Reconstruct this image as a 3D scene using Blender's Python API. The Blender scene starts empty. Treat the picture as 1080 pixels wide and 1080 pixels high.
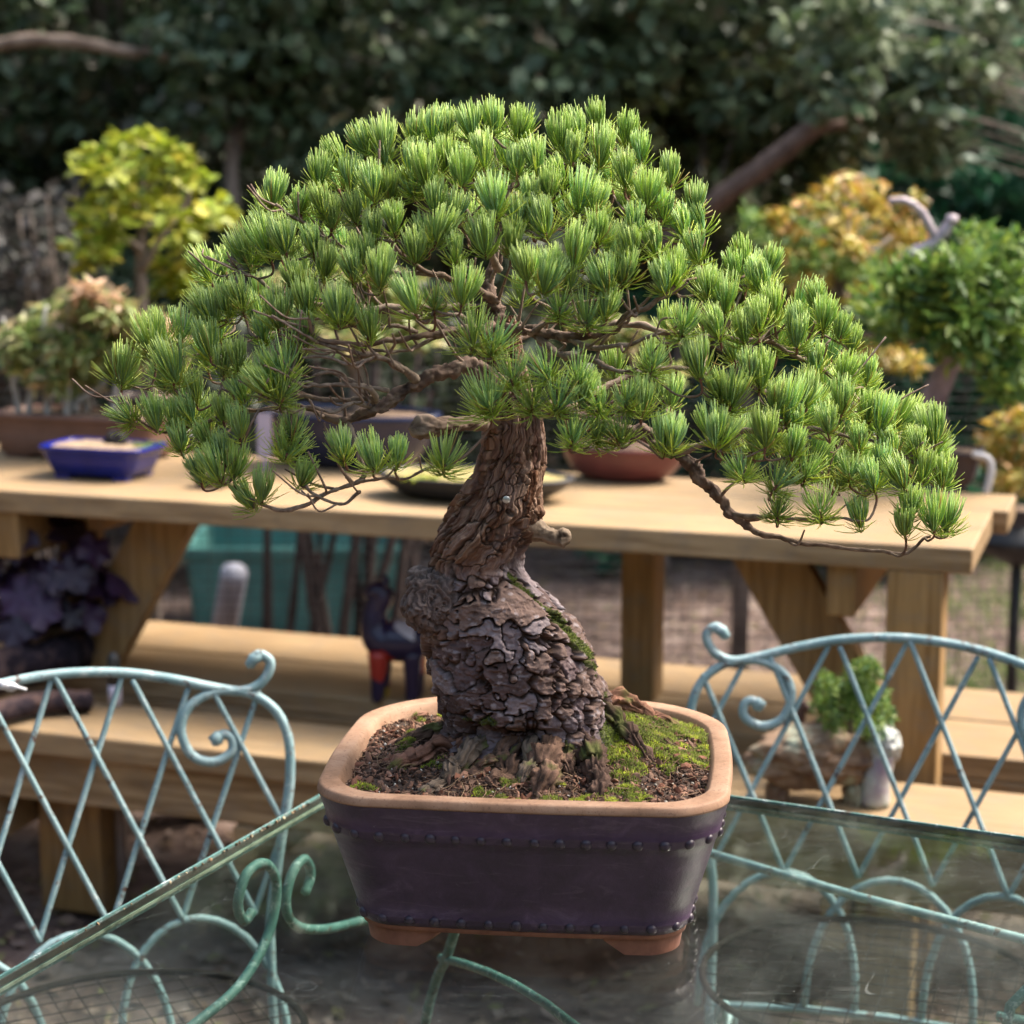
import bpy, math, random
import numpy as np
from mathutils import Vector, Matrix
random.seed(7); RNG = np.random.default_rng(11)
sc = bpy.context.scene
col = sc.collection
R = lambda x: x*math.pi/180
# ------------------------------------------------------------------ camera model
F = 540/math.tan(R(15)); PITCH = R(10); CAMZ = 1.5
cp, sp = math.cos(PITCH), math.sin(PITCH)
def ray(u, v):
    a = (u-540)/F; b = (540-v)/F
    return np.array([a, cp+b*sp, -sp+b*cp])
def WY(u, v, y):
    r = ray(u, v); t = y/r[1]; return np.array([0,0,CAMZ])+r*t
def WZ(u, v, z):
    r = ray(u, v); t = (z-CAMZ)/r[2]; return np.array([0,0,CAMZ])+r*t
def PXM(y): return y/F          # metres per photo pixel (approx) at distance y
cam_d = bpy.data.cameras.new('camera'); cam = bpy.data.objects.new('camera', cam_d); col.objects.link(cam)
cam.location = (0,0,CAMZ); cam.rotation_euler = (R(90)-PITCH,0,0)
cam_d.sensor_width = 36; cam_d.lens = 18/math.tan(R(15)); cam_d.clip_end = 300; cam_d.clip_start = .05
cam_d.dof.use_dof = True; cam_d.dof.focus_distance = 1.98; cam_d.dof.aperture_fstop = 4.7; cam_d.dof.aperture_blades = 0
sc.camera = cam
# ------------------------------------------------------------------ objects
def tag(o, label=None, cat=None, group=None, kind=None):
    if label: o['label'] = label
    if cat: o['category'] = cat
    if group: o['group'] = group
    if kind: o['kind'] = kind
    return o
def empty(name, loc, label, cat, group=None):
    o = bpy.data.objects.new(name, None); col.objects.link(o); o.location = tuple(loc); o.empty_display_size = .05
    o['_base'] = list(map(float, loc))
    return tag(o, label, cat, group)
def base_of(o):
    return np.array(o['_base']) if o is not None and '_base' in o.keys() else np.zeros(3)
def raw_mesh(name, V, quads=None, tris=None, smooth=True):
    me = bpy.data.meshes.new(name)
    V = np.asarray(V, dtype=np.float32).reshape(-1,3)
    loops = []; starts = []; tot = 0
    if quads is not None and len(quads):
        q = np.asarray(quads, dtype=np.int32).reshape(-1,4); loops.append(q.ravel()); starts.append(np.arange(len(q))*4+tot); tot += q.size
    if tris is not None and len(tris):
        t = np.asarray(tris, dtype=np.int32).reshape(-1,3); loops.append(t.ravel()); starts.append(np.arange(len(t))*3+tot); tot += t.size
    L = np.concatenate(loops); S = np.concatenate(starts).astype(np.int32)
    me.vertices.add(len(V)); me.vertices.foreach_set('co', V.ravel())
    me.loops.add(len(L)); me.loops.foreach_set('vertex_index', L)
    me.polygons.add(len(S)); me.polygons.foreach_set('loop_start', S)
    me.update(calc_edges=True); me.validate()
    me.polygons.foreach_set('use_smooth', np.full(len(me.polygons), smooth, dtype=bool))
    return me
class MB:
    "collects pieces (world coordinates) and links them as one object"
    def __init__(s): s.V=[]; s.Q=[]; s.T=[]; s.n=0; s.C=[]
    def add(s, V, quads=None, tris=None, col=None):
        V = np.asarray(V, dtype=float).reshape(-1,3)
        if quads is not None and len(quads): s.Q.append(np.asarray(quads).reshape(-1,4)+s.n)
        if tris is not None and len(tris): s.T.append(np.asarray(tris).reshape(-1,3)+s.n)
        if col is not None: s.C.append(np.asarray(col, dtype=float).reshape(-1,3))
        s.V.append(V); s.n += len(V); return s
    def build(s, name, mat, parent=None, smooth=True, origin=None, bevel=0):
        V = np.concatenate(s.V)
        if parent is not None: b = base_of(parent)
        elif origin is not None: b = np.array(origin, dtype=float)
        else:
            b = V.mean(0); b[2] = V[:,2].min()
        me = raw_mesh(name, V-b, np.concatenate(s.Q) if s.Q else None, np.concatenate(s.T) if s.T else None, smooth)
        if s.C:
            C = np.concatenate(s.C)
            if len(C)==len(V):
                a = me.color_attributes.new('tint','FLOAT_COLOR','POINT')
                a.data.foreach_set('color', np.concatenate([C, np.ones((len(C),1))],1).astype(np.float32).ravel())
        me.materials.append(mat)
        o = bpy.data.objects.new(name, me); col.objects.link(o)
        o['_base'] = [float(x) for x in b]
        if parent is not None: o.parent = parent
        else: o.location = tuple(b)
        if bevel:
            m = o.modifiers.new('bevel','BEVEL'); m.width = bevel; m.segments = 2; m.limit_method='ANGLE'
            if smooth is False: pass
        return o
BQ = np.array([[0,3,2,1],[4,5,6,7],[0,1,5,4],[1,2,6,5],[2,3,7,6],[3,0,4,7]])
def box8(mb, P):   # P: 8 corner points (bottom 4 ccw, top 4 ccw)
    mb.add(P, BQ)
def obox(mb, c, ax, ay, az, hx, hy, hz):
    c=np.array(c,float); ax=np.array(ax,float); ay=np.array(ay,float); az=np.array(az,float)
    P=[c+ax*hx*i+ay*hy*j+az*hz*k for k in (-1,1) for (i,j) in ((-1,-1),(1,-1),(1,1),(-1,1))]
    mb.add(P, BQ)
def spline(P, n=8):
    P = np.asarray(P, float)
    if len(P) < 3: 
        t=np.linspace(0,1,n+1)[:,None]; return P[0]*(1-t)+P[-1]*t
    Q = np.vstack([2*P[0]-P[1], P, 2*P[-1]-P[-2]]); out=[]
    for i in range(1,len(Q)-2):
        for k in range(n):
            t=k/n; a,b,c,d=Q[i-1],Q[i],Q[i+1],Q[i+2]
            out.append(.5*((2*b)+(-a+c)*t+(2*a-5*b+4*c-d)*t*t+(-a+3*b-3*c+d)*t**3))
    out.append(P[-1]); return np.array(out)
def tube(mb, P, r, k=8, caps=True, rough=0, col=None):
    P=np.asarray(P,float); n=len(P); r=np.broadcast_to(np.asarray(r,float),(n,)).copy()
    T=np.gradient(P,axis=0); T/= (np.linalg.norm(T,axis=1,keepdims=True)+1e-12)
    up=np.array([0,0,1.]) if abs(T[0][2])<.9 else np.array([1.,0,0])
    N=np.zeros_like(P); a=np.cross(T[0],up); a/=np.linalg.norm(a); N[0]=a
    for i in range(1,n):
        a=N[i-1]-T[i]*np.dot(N[i-1],T[i]); l=np.linalg.norm(a); N[i]=a/l if l>1e-9 else N[i-1]
    B=np.cross(T,N); th=np.linspace(0,2*np.pi,k,endpoint=False)
    rr=r[:,None]*np.ones(k)[None]
    if rough: rr=rr*(1+rough*RNG.uniform(-1,1,rr.shape))
    V=P[:,None,:]+rr[...,None]*(np.cos(th)[None,:,None]*N[:,None,:]+np.sin(th)[None,:,None]*B[:,None,:])
    i=np.arange(n-1)[:,None]*k; j=np.arange(k)[None]; j2=(j+1)%k
    Q=np.stack([i+j,i+j2,i+k+j2,i+k+j],-1).reshape(-1,4)
    V=V.reshape(-1,3); tris=None
    if caps:
        V=np.vstack([V,P[0]-T[0]*r[0]*.5,P[-1]+T[-1]*r[-1]*.5]); c0=n*k; j=np.arange(k); j2=(j+1)%k
        tris=np.vstack([np.stack([j2,j,np.full(k,c0)],-1),np.stack([(n-1)*k+j,(n-1)*k+j2,np.full(k,c0+1)],-1)])
    mb.add(V,Q,tris, None if col is None else np.tile(col,(len(V),1)))
# ------------------------------------------------------------------ numpy noise
def hash3(i,j,k,s=0):
    h=(i.astype(np.int64)*374761393+j.astype(np.int64)*668265263+k.astype(np.int64)*2147483647+s*974634777)&0xffffffff
    h=((h^(h>>13))*1274126177)&0xffffffff; h=h^(h>>16); h=(h*2246822519)&0xffffffff; h=h^(h>>15)
    return (h&0xffffff)/float(0x1000000)
def vnoise(P,s=0):
    f=np.floor(P); t=P-f; t=t*t*(3-2*t); i,j,k=[f[...,a].astype(np.int64) for a in range(3)]
    r=0
    for a in (0,1):
        for b in (0,1):
            for c in (0,1):
                w=(t[...,0] if a else 1-t[...,0])*(t[...,1] if b else 1-t[...,1])*(t[...,2] if c else 1-t[...,2])
                r=r+w*hash3(i+a,j+b,k+c,s)
    return r*2-1
def fbm(P,o=4,s=0):
    r=0; a=1; tot=0
    for q in range(o): r=r+a*vnoise(P*2**q+q*17.3,s+q); tot+=a; a*=.5
    return r/tot
def voro(P,s=0):
    f=np.floor(P); i,j,k=[f[...,a].astype(np.int64) for a in range(3)]
    F1=np.full(P.shape[:-1],9.); F2=F1.copy(); I=np.zeros(P.shape[:-1]); D=np.zeros(P.shape)
    for a in (-1,0,1):
        for b in (-1,0,1):
            for c in (-1,0,1):
                x=np.stack([i+a+hash3(i+a,j+b,k+c,s),j+b+hash3(i+a,j+b,k+c,s+1),k+c+hash3(i+a,j+b,k+c,s+2)],-1)
                dd=P-x; d=np.sqrt((dd**2).sum(-1)); id_=hash3(i+a,j+b,k+c,s+3)
                m=d<F1; F2=np.where(m,F1,np.minimum(F2,d)); I=np.where(m,id_,I); D=np.where(m[...,None],dd,D); F1=np.where(m,d,F1)
    return F1,F2,I,D
def sstep(a,b,x): t=np.clip((x-a)/(b-a),0,1); return t*t*(3-2*t)
# ------------------------------------------------------------------ materials
def newmat(name):
    m=bpy.data.materials.new(name); m.use_nodes=True; nt=m.node_tree; b=nt.nodes['Principled BSDF']; return m,nt,b
def N(nt,t,**k):
    n=nt.nodes.new(t)
    for a,v in k.items():
        if a in n.inputs: n.inputs[a].default_value=v
        else: setattr(n,a,v)
    return n
def ramp(nt,src,stops):
    r=N(nt,'ShaderNodeValToRGB'); e=r.color_ramp.elements
    e[0].position=stops[0][0]; e[0].color=(*stops[0][1],1); e[1].position=stops[-1][0]; e[1].color=(*stops[-1][1],1)
    for p,c in stops[1:-1]: x=e.new(p); x.color=(*c,1)
    nt.links.new(src,r.inputs[0]); return r.outputs[0]
def coords(nt,scale=(1,1,1),rot=(0,0,0)):
    tc=N(nt,'ShaderNodeTexCoord'); mp=N(nt,'ShaderNodeMapping'); mp.inputs['Scale'].default_value=scale; mp.inputs['Rotation'].default_value=rot
    nt.links.new(tc.outputs['Object'],mp.inputs[0]); return mp.outputs[0]
def noise(nt,vec,scale,detail=6,rough=.6,dist=0):
    n=N(nt,'ShaderNodeTexNoise'); n.inputs['Scale'].default_value=scale; n.inputs['Detail'].default_value=detail
    n.inputs['Roughness'].default_value=rough; n.inputs['Distortion'].default_value=dist
    nt.links.new(vec,n.inputs['Vector']); return n.outputs[0]
def bump(nt,b,h,strength,dist):
    x=N(nt,'ShaderNodeBump'); x.inputs['Strength'].default_value=strength; x.inputs['Distance'].default_value=dist
    nt.links.new(h,x.inputs['Height']); nt.links.new(x.outputs[0],b.inputs['Normal']); return x
def mix(nt,f,a,b_):
    m=N(nt,'ShaderNodeMix'); m.data_type='RGBA'
    for s,i in ((f,0),(a,6),(b_,7)):
        if isinstance(s,(int,float)): m.inputs[i].default_value=s
        elif isinstance(s,tuple): m.inputs[i].default_value=(*s,1)
        else: nt.links.new(s,m.inputs[i])
    return m.outputs[2]
def simple(name,c1,c2,scale=20,rough=.7,bmp=.3,bdist=.002,stretch=(1,1,1),c3=None,spec=.5,bscale=None,lo=.35,hi=.65):
    m,nt,b=newmat(name); v=coords(nt,stretch); n=noise(nt,v,scale)
    st=[(lo,c1),(hi,c2)]
    if c3: st=[(lo,c1),((lo+hi)/2,c2),(hi,c3)]
    nt.links.new(ramp(nt,n,st),b.inputs['Base Color']); b.inputs['Roughness'].default_value=rough
    b.inputs['Specular IOR Level'].default_value=spec
    if bmp: bump(nt,b,noise(nt,v,bscale or scale*3),bmp,bdist)
    return m
def leafmat(name,cols,rough=.5,trans=.3):
    m,nt,b=newmat(name); g=N(nt,'ShaderNodeNewGeometry'); n=len(cols)
    c=ramp(nt,g.outputs['Random Per Island'],[(i/(n-1),cols[i]) for i in range(n)])
    nt.links.new(c,b.inputs['Base Color']); b.inputs['Roughness'].default_value=rough
    t=N(nt,'ShaderNodeBsdfTranslucent'); nt.links.new(c,t.inputs[0]); ms=N(nt,'ShaderNodeMixShader'); ms.inputs[0].default_value=trans
    o=nt.nodes['Material Output']; nt.links.new(b.outputs[0],ms.inputs[1]); nt.links.new(t.outputs[0],ms.inputs[2]); nt.links.new(ms.outputs[0],o.inputs[0])
    return m
M={}
def wood(name,c1,c2,c3,axis_scale):
    m,nt,b=newmat(name); v=coords(nt,axis_scale)
    g=noise(nt,v,9,8,.65,.6); big=noise(nt,coords(nt),2.2,3)
    w=N(nt,'ShaderNodeTexWave'); w.inputs['Scale'].default_value=3.2; w.inputs['Distortion'].default_value=9; w.inputs['Detail'].default_value=3; w.inputs['Detail Scale'].default_value=1.2
    w.bands_direction='Y'; nt.links.new(v,w.inputs['Vector'])
    cA=ramp(nt,g,[(.3,c1),(.52,c2),(.75,c3)])
    cB=mix(nt,.42,cA,ramp(nt,w.outputs[0],[(0.1,tuple(x*.72 for x in c1)),(.8,c3)]))
    cC=mix(nt,ramp(nt,big,[(.35,(0,0,0)),(.75,(.45,.45,.45))]),cB,tuple(x*.8 for x in c1))
    # knots
    vo=N(nt,'ShaderNodeTexVoronoi'); vo.inputs['Scale'].default_value=4.5; nt.links.new(coords(nt,(.6,1,1.)),vo.inputs['Vector'])
    kn=ramp(nt,vo.outputs['Distance'],[(.05,(1,1,1)),(.1,(0,0,0))])
    cD=mix(nt,kn,cC,(.11,.055,.022))
    # end-on cracks and grime
    gr=noise(nt,coords(nt,(3,3,3)),6,6,.7)
    cE=mix(nt,ramp(nt,gr,[(.48,(0,0,0)),(.75,(.7,.7,.7))]),cD,(.19,.15,.11))
    nt.links.new(cE,b.inputs['Base Color']); b.inputs['Roughness'].default_value=.62
    bump(nt,b,g,.35,.004); return m
M['wood']=wood('bench_wood',(.19,.108,.045),(.34,.225,.110),(.46,.335,.195),(.7,9,9))
M['wood_v']=wood('post_wood',(.22,.12,.038),(.31,.18,.065),(.39,.245,.105),(9,9,.7))
M['glaze']=None
def glaze():
    m,nt,b=newmat('unglazed_purple_clay'); v=coords(nt)
    n=noise(nt,v,22,9,.72,.6); n2=noise(nt,coords(nt,(1,1,6)),10,8,.7,1.5)
    c=ramp(nt,n,[(.28,(.018,.009,.022)),(.48,(.036,.018,.043)),(.60,(.050,.026,.058)),(.75,(.105,.070,.112))])
    c2=mix(nt,ramp(nt,n2,[(.56,(0,0,0)),(.64,(.22,.22,.22)),(.68,(0,0,0))]),c,(.20,.15,.19))
    sp_=noise(nt,v,160,3,.8)
    c3=mix(nt,ramp(nt,sp_,[(.70,(0,0,0)),(.78,(.45,.45,.45))]),c2,(.22,.19,.21))
    nt.links.new(c3,b.inputs['Base Color'])
    nt.links.new(ramp(nt,n2,[(.3,(.28,.28,.28)),(.7,(.5,.5,.5))]),b.inputs['Roughness'])
    b.inputs['Specular IOR Level'].default_value=.45
    h=N(nt,'ShaderNodeMath'); h.operation='ADD'; nt.links.new(n2,h.inputs[0]); nt.links.new(sp_,h.inputs[1])
    bump(nt,b,h.outputs[0],.35,.0015); return m
M['glaze']=glaze()
def clayrim():
    m,nt,b=newmat('bare_clay_rim'); v=coords(nt)
    n=noise(nt,v,16,8,.7); s=noise(nt,v,230,4,.9)
    c=ramp(nt,n,[(.3,(.18,.095,.052)),(.5,(.29,.165,.10)),(.72,(.38,.245,.165))])
    c2=mix(nt,ramp(nt,s,[(.55,(0,0,0)),(.66,(.85,.85,.85))]),c,(.12,.06,.035))
    w=noise(nt,v,30,6,.75)
    c3=mix(nt,ramp(nt,w,[(.58,(0,0,0)),(.75,(.45,.45,.45))]),c2,(.24,.15,.12))
    nt.links.new(c3,b.inputs['Base Color']); b.inputs['Roughness'].default_value=.75; bump(nt,b,s,.3,.0008); return m
M['rim']=clayrim()
M['foot']=simple('red_clay_foot',(.17,.065,.04),(.28,.12,.075),30,.7,.3,.001)
def paint(name,c1,c2):
    m,nt,b=newmat(name); v=coords(nt); n=noise(nt,v,18,6,.65); n2=noise(nt,v,70,6,.8,.5)
    c=ramp(nt,n,[(.3,c1),(.7,c2)])
    c2_=mix(nt,ramp(nt,n2,[(.54,(0,0,0)),(.66,(.8,.8,.8))]),c,(.48,.54,.55))
    n3=noise(nt,v,45,7,.8,.3)
    c3=mix(nt,ramp(nt,n3,[(.575,(0,0,0)),(.61,(1,1,1))]),c2_,(.075,.038,.028))
    nt.links.new(c3,b.inputs['Base Color']); b.inputs['Roughness'].default_value=.55; bump(nt,b,n2,.5,.001); return m
M['paint']=paint('pale_verdigris_paint',(.13,.235,.26),(.27,.38,.40))
M['paint_dark']=paint('sea_green_paint',(.045,.13,.12),(.10,.20,.185))
M['edge']=simple('weathered_table_edge',(.10,.11,.08),(.30,.31,.24),35,.6,.4,.001,c3=(.42,.44,.36))
M['black']=simple('black_plastic',(.012,.012,.014),(.03,.03,.03),30,.5,.1)
M['bark_tw']=simple('twig_bark',(.11,.065,.045),(.19,.13,.095),130,.8,.7,.0012,c3=(.33,.27,.21))
def glass():
    m,nt,b=newmat('dirty_table_glass'); nt.nodes.remove(b); out=nt.nodes['Material Output']
    g=N(nt,'ShaderNodeNewGeometry'); mr=N(nt,'ShaderNodeMapRange'); mr.inputs['To Min'].default_value=1.5; mr.inputs['To Max'].default_value=1/1.5
    nt.links.new(g.outputs['Backfacing'],mr.inputs[0]); fr=N(nt,'ShaderNodeFresnel'); nt.links.new(mr.outputs[0],fr.inputs[0])
    tr=N(nt,'ShaderNodeBsdfTransparent'); tr.inputs[0].default_value=(.86,.93,.90,1)
    gl=N(nt,'ShaderNodeBsdfGlossy'); gl.inputs['Roughness'].default_value=.035
    v=coords(nt)
    bb=N(nt,'ShaderNodeBump'); bb.inputs['Strength'].default_value=.05; bb.inputs['Distance'].default_value=.002; nt.links.new(noise(nt,v,4,3),bb.inputs['Height']); nt.links.new(bb.outputs[0],gl.inputs['Normal'])
    ms=N(nt,'ShaderNodeMixShader'); nt.links.new(fr.outputs[0],ms.inputs[0]); nt.links.new(tr.outputs[0],ms.inputs[1]); nt.links.new(gl.outputs[0],ms.inputs[2])
    df=N(nt,'ShaderNodeBsdfDiffuse'); df.inputs[0].default_value=(.62,.66,.64,1)
    # dust, wipe streaks, scratches; grey haze also painted in for reflection smears
    d1=noise(nt,v,3.5,8,.7,1.2); d2=noise(nt,coords(nt,(1,9,1),(0,0,.7)),7,8,.75,2.0); d3=noise(nt,v,260,2,.9)
    a=ramp(nt,d1,[(.40,(.001,.001,.001)),(.72,(.034,.034,.034))]); s=ramp(nt,d2,[(.58,(0,0,0)),(.78,(.06,.06,.06))]); p=ramp(nt,d3,[(.73,(0,0,0)),(.78,(.5,.5,.5))])
    # curved hairline scratches : distorted voronoi edges
    vo=N(nt,'ShaderNodeTexVoronoi'); vo.feature='DISTANCE_TO_EDGE'; vo.inputs['Scale'].default_value=5.5
    nd=N(nt,'ShaderNodeTexNoise'); nd.inputs['Scale'].default_value=2.2; nt.links.new(v,nd.inputs['Vector'])
    vm=N(nt,'ShaderNodeVectorMath'); vm.operation='ADD'; nt.links.new(v,vm.inputs[0]); nt.links.new(nd.outputs[1],vm.inputs[1]); nt.links.new(vm.outputs[0],vo.inputs['Vector'])
    sc1=ramp(nt,vo.outputs['Distance'],[(.0,(.09,.09,.09)),(.004,(0,0,0))])
    gate=ramp(nt,noise(nt,v,9,3),[(.52,(0,0,0)),(.62,(1,1,1))])
    def add(x,y,op='ADD'):
        q=N(nt,'ShaderNodeMath'); q.operation=op; nt.links.new(x,q.inputs[0]); nt.links.new(y,q.inputs[1]); return q.outputs[0]
    f=add(add(add(a,s),p),add(sc1,gate,'MULTIPLY'))
    m2=N(nt,'ShaderNodeMixShader'); nt.links.new(f,m2.inputs[0]); nt.links.new(ms.outputs[0],m2.inputs[1]); nt.links.new(df.outputs[0],m2.inputs[2])
    nt.links.new(m2.outputs[0],out.inputs[0]); return m
M['glass']=glass()
def tinted(name,rough=.45,trans=.22,spec=.5,bsc=0,bd=.001):
    m,nt,b=newmat(name); a=N(nt,'ShaderNodeAttribute'); a.attribute_name='tint'
    nt.links.new(a.outputs['Color'],b.inputs['Base Color']); b.inputs['Roughness'].default_value=rough; b.inputs['Specular IOR Level'].default_value=spec
    if bsc: bump(nt,b,noise(nt,coords(nt),bsc,8,.7),.8,bd)
    if trans:
        t=N(nt,'ShaderNodeBsdfTranslucent'); nt.links.new(a.outputs['Color'],t.inputs[0]); ms=N(nt,'ShaderNodeMixShader'); ms.inputs[0].default_value=trans
        o=nt.nodes['Material Output']; nt.links.new(b.outputs[0],ms.inputs[1]); nt.links.new(t.outputs[0],ms.inputs[2]); nt.links.new(ms.outputs[0],o.inputs[0])
    return m
M['needle']=tinted('pine_needle',.38,.42,.45)
M['bark']=tinted('pine_bark',.92,0,.18,300,.0012)
M['moss']=tinted('moss',.8,.25,.3)
M['grain']=tinted('soil_grain',.9,0,.2)
# ------------------------------------------------------------------ world & sun
w=bpy.data.worlds.new('World'); sc.world=w; w.use_nodes=True; nt=w.node_tree
sky=nt.nodes.new('ShaderNodeTexSky'); sky.sky_type='NISHITA'; sky.sun_disc=False
SUN_EL,SUN_AZ=R(51),R(68)     # azimuth clockwise from +Y (north): behind the camera, to the right
sky.sun_elevation=SUN_EL; sky.sun_rotation=SUN_AZ; sky.air_density=1.6; sky.dust_density=6.0; sky.ozone_density=.6
bg=nt.nodes['Background']; bg.inputs[1].default_value=.15; nt.links.new(sky.outputs[0],bg.inputs[0])
sd=bpy.data.lights.new('sun','SUN'); sd.energy=3.7; sd.angle=R(30); sd.color=(1,.94,.85); so=bpy.data.objects.new('sun',sd); col.objects.link(so)
dv=Vector((math.sin(SUN_AZ)*math.cos(SUN_EL),math.cos(SUN_AZ)*math.cos(SUN_EL),math.sin(SUN_EL)))
so.rotation_euler=dv.to_track_quat('Z','Y').to_euler(); so.location=(3,-3,6)
sc.view_settings.view_transform='Standard'; sc.view_settings.look='None'; sc.cycles.max_bounces=7; sc.cycles.diffuse_bounces=3; sc.cycles.glossy_bounces=3; sc.cycles.transmission_bounces=4; sc.cycles.transparent_max_bounces=8; sc.cycles.caustics_reflective=False; sc.cycles.caustics_refractive=False; sc.view_settings.exposure=1.36; sc.view_settings.gamma=1
# ------------------------------------------------------------------ THE BONSAI
ZT=.72                                   # top of the glass
YB=2.0
pc=np.array([WY(563,800,2.0)[0],1.99,ZT]); ROT=R(-6)
root=empty('bonsai_tree',pc,'large pine bonsai with gnarled plated trunk in a dark purple studded pot on the table','bonsai')
ca,sa=math.cos(ROT),math.sin(ROT)
def pot_plan(hw,hd,ch,n=10):
    "closed outline: rectangle with softly rounded chamfered corners"
    pts=[]
    for (sx,sy,a0) in ((1,-1,-90),(1,1,0),(-1,1,90),(-1,-1,180)):
        r=ch*(.74 if sy<0 else 1.42); cx,cy=sx*(hw-r),sy*(hd-r)
        for k in range(n+1):
            a=R(a0+90*k/n); x,y=math.cos(a),math.sin(a)
            q=(abs(x)**1.72+abs(y)**1.72)**(-1/1.72) # flattened arc = chamfer with soft ends
            pts.append((cx+r*x*q,cy+r*y*q))
    # straight sides get extra points, bowed a touch
    out=[]
    for i in range(len(pts)):
        a=pts[i]; b=pts[(i+1)%len(pts)]; L=math.hypot(b[0]-a[0],b[1]-a[1]); m=max(1,int(L/.02))
        for k in range(m):
            t=k/m; x=a[0]*(1-t)+b[0]*t; y=a[1]*(1-t)+b[1]*t
            if m>3:
                bow=.004*math.sin(math.pi*t)
                if abs(b[0]-a[0])>abs(b[1]-a[1]): y+=math.copysign(bow,y)
                else: x+=math.copysign(bow,x)
            out.append((x,y))
    return np.array(out)
def potxf(x,y,z): return np.stack([pc[0]+x*ca-y*sa, pc[1]+x*sa+y*ca, ZT+z+0*x],-1)
def loft(mb,rings,cap_first=False,cap_last=False):
    n=len(rings[0]); V=np.concatenate(rings); Q=[]
    for i in range(len(rings)-1):
        j=np.arange(n); j2=(j+1)%n
        Q.append(np.stack([i*n+j,i*n+j2,(i+1)*n+j2,(i+1)*n+j],-1))
    T=[]
    if cap_first:
        V=np.vstack([V,rings[0].mean(0)]); j=np.arange(n); T.append(np.stack([(j+1)%n,j,np.full(n,len(V)-1)],-1))
    if cap_last:
        V=np.vstack([V,rings[-1].mean(0)]); j=np.arange(n); o=(len(rings)-1)*n; T.append(np.stack([o+j,o+(j+1)%n,np.full(n,len(V)-1)],-1))
    mb.add(V,np.concatenate(Q),np.concatenate(T) if T else None)
HW,HD=.2085,.194; BW,BD=.168,.152; HR=.172
def wall_at(z):   # half sizes of the wall at height z above the glass
    t=(z-.022)/(.150-.022); return BW+(HW-.0035-BW)*t, BD+(HD-.0035-BD)*t, .050+.027*t
def ring(hw,hd,ch,z):
    p=pot_plan(hw,hd,ch); return potxf(p[:,0],p[:,1],np.full(len(p),z))
NP=len(pot_plan(HW,HD,.07))
def ringn(hw,hd,ch,z):
    p=pot_plan(HW,HD,.078); # same topology, rescaled with own corner
    q=pot_plan(hw,hd,ch)
    if len(q)!=len(p):
        # resample by arc length
        d=np.r_[0,np.cumsum(np.hypot(*np.diff(np.vstack([q,q[:1]]),axis=0).T))]; s=np.linspace(0,d[-1],len(p),endpoint=False); qq=np.vstack([q,q[:1]])
        q=np.stack([np.interp(s,d,qq[:,0]),np.interp(s,d,qq[:,1])],-1)
    return potxf(q[:,0],q[:,1],np.full(len(q),z))
# to keep vertices aligned every ring is resampled by arc length
def rr(hw,hd,ch,z,n=360):
    q=pot_plan(hw,hd,ch); qq=np.vstack([q,q[:1]]); d=np.r_[0,np.cumsum(np.hypot(*np.diff(qq,axis=0).T))]
    s=np.linspace(0,d[-1],n,endpoint=False); x=np.interp(s,d,qq[:,0]); y=np.interp(s,d,qq[:,1]); return potxf(x,y,np.full(n,z))
mb=MB(); rings=[]
for z in (.0232,.0242,.026,.0275,.030,.034,.0365,.038,.055,.075,.095,.115,.124,.1255,.128,.134,.1365,.138,.152,.1635):
    hw,hd,ch=wall_at(z)
    k=0
    if .0275<=z<=.0365 or .1255<=z<=.1365: k=.0012      # thin raised stud bands
    if z==.0232: k=-.003
    rings.append(rr(hw+k,hd+k,ch,z))
loft(mb,rings,cap_first=True)
pot=mb.build('pot',M['glaze'],root)
pot['label']='dark purple clay pot with rows of studs and a bare tan rim'
mb=MB()
loft(mb,[rr(HW-.010,HD-.010,.076,.1625),rr(HW-.0015,HD-.0015,.077,.1630),rr(HW+.0008,HD+.0008,.078,.1640),rr(HW+.0010,HD+.0010,.078,.166),rr(HW-.0004,HD-.0004,.078,.1712),rr(HW-.0014,HD-.0014,.077,.1727),rr(HW-.0035,HD-.0035,.076,.1732),
         rr(HW-.0175,HD-.0175,.072,.1728),rr(HW-.0195,HD-.0195,.070,.1718),rr(HW-.0225,HD-.0225,.068,.166),rr(HW-.028,HD-.028,.066,.150),rr(HW-.04,HD-.04,.06,.12)])
mb.build('rim',M['rim'],pot)
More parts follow.
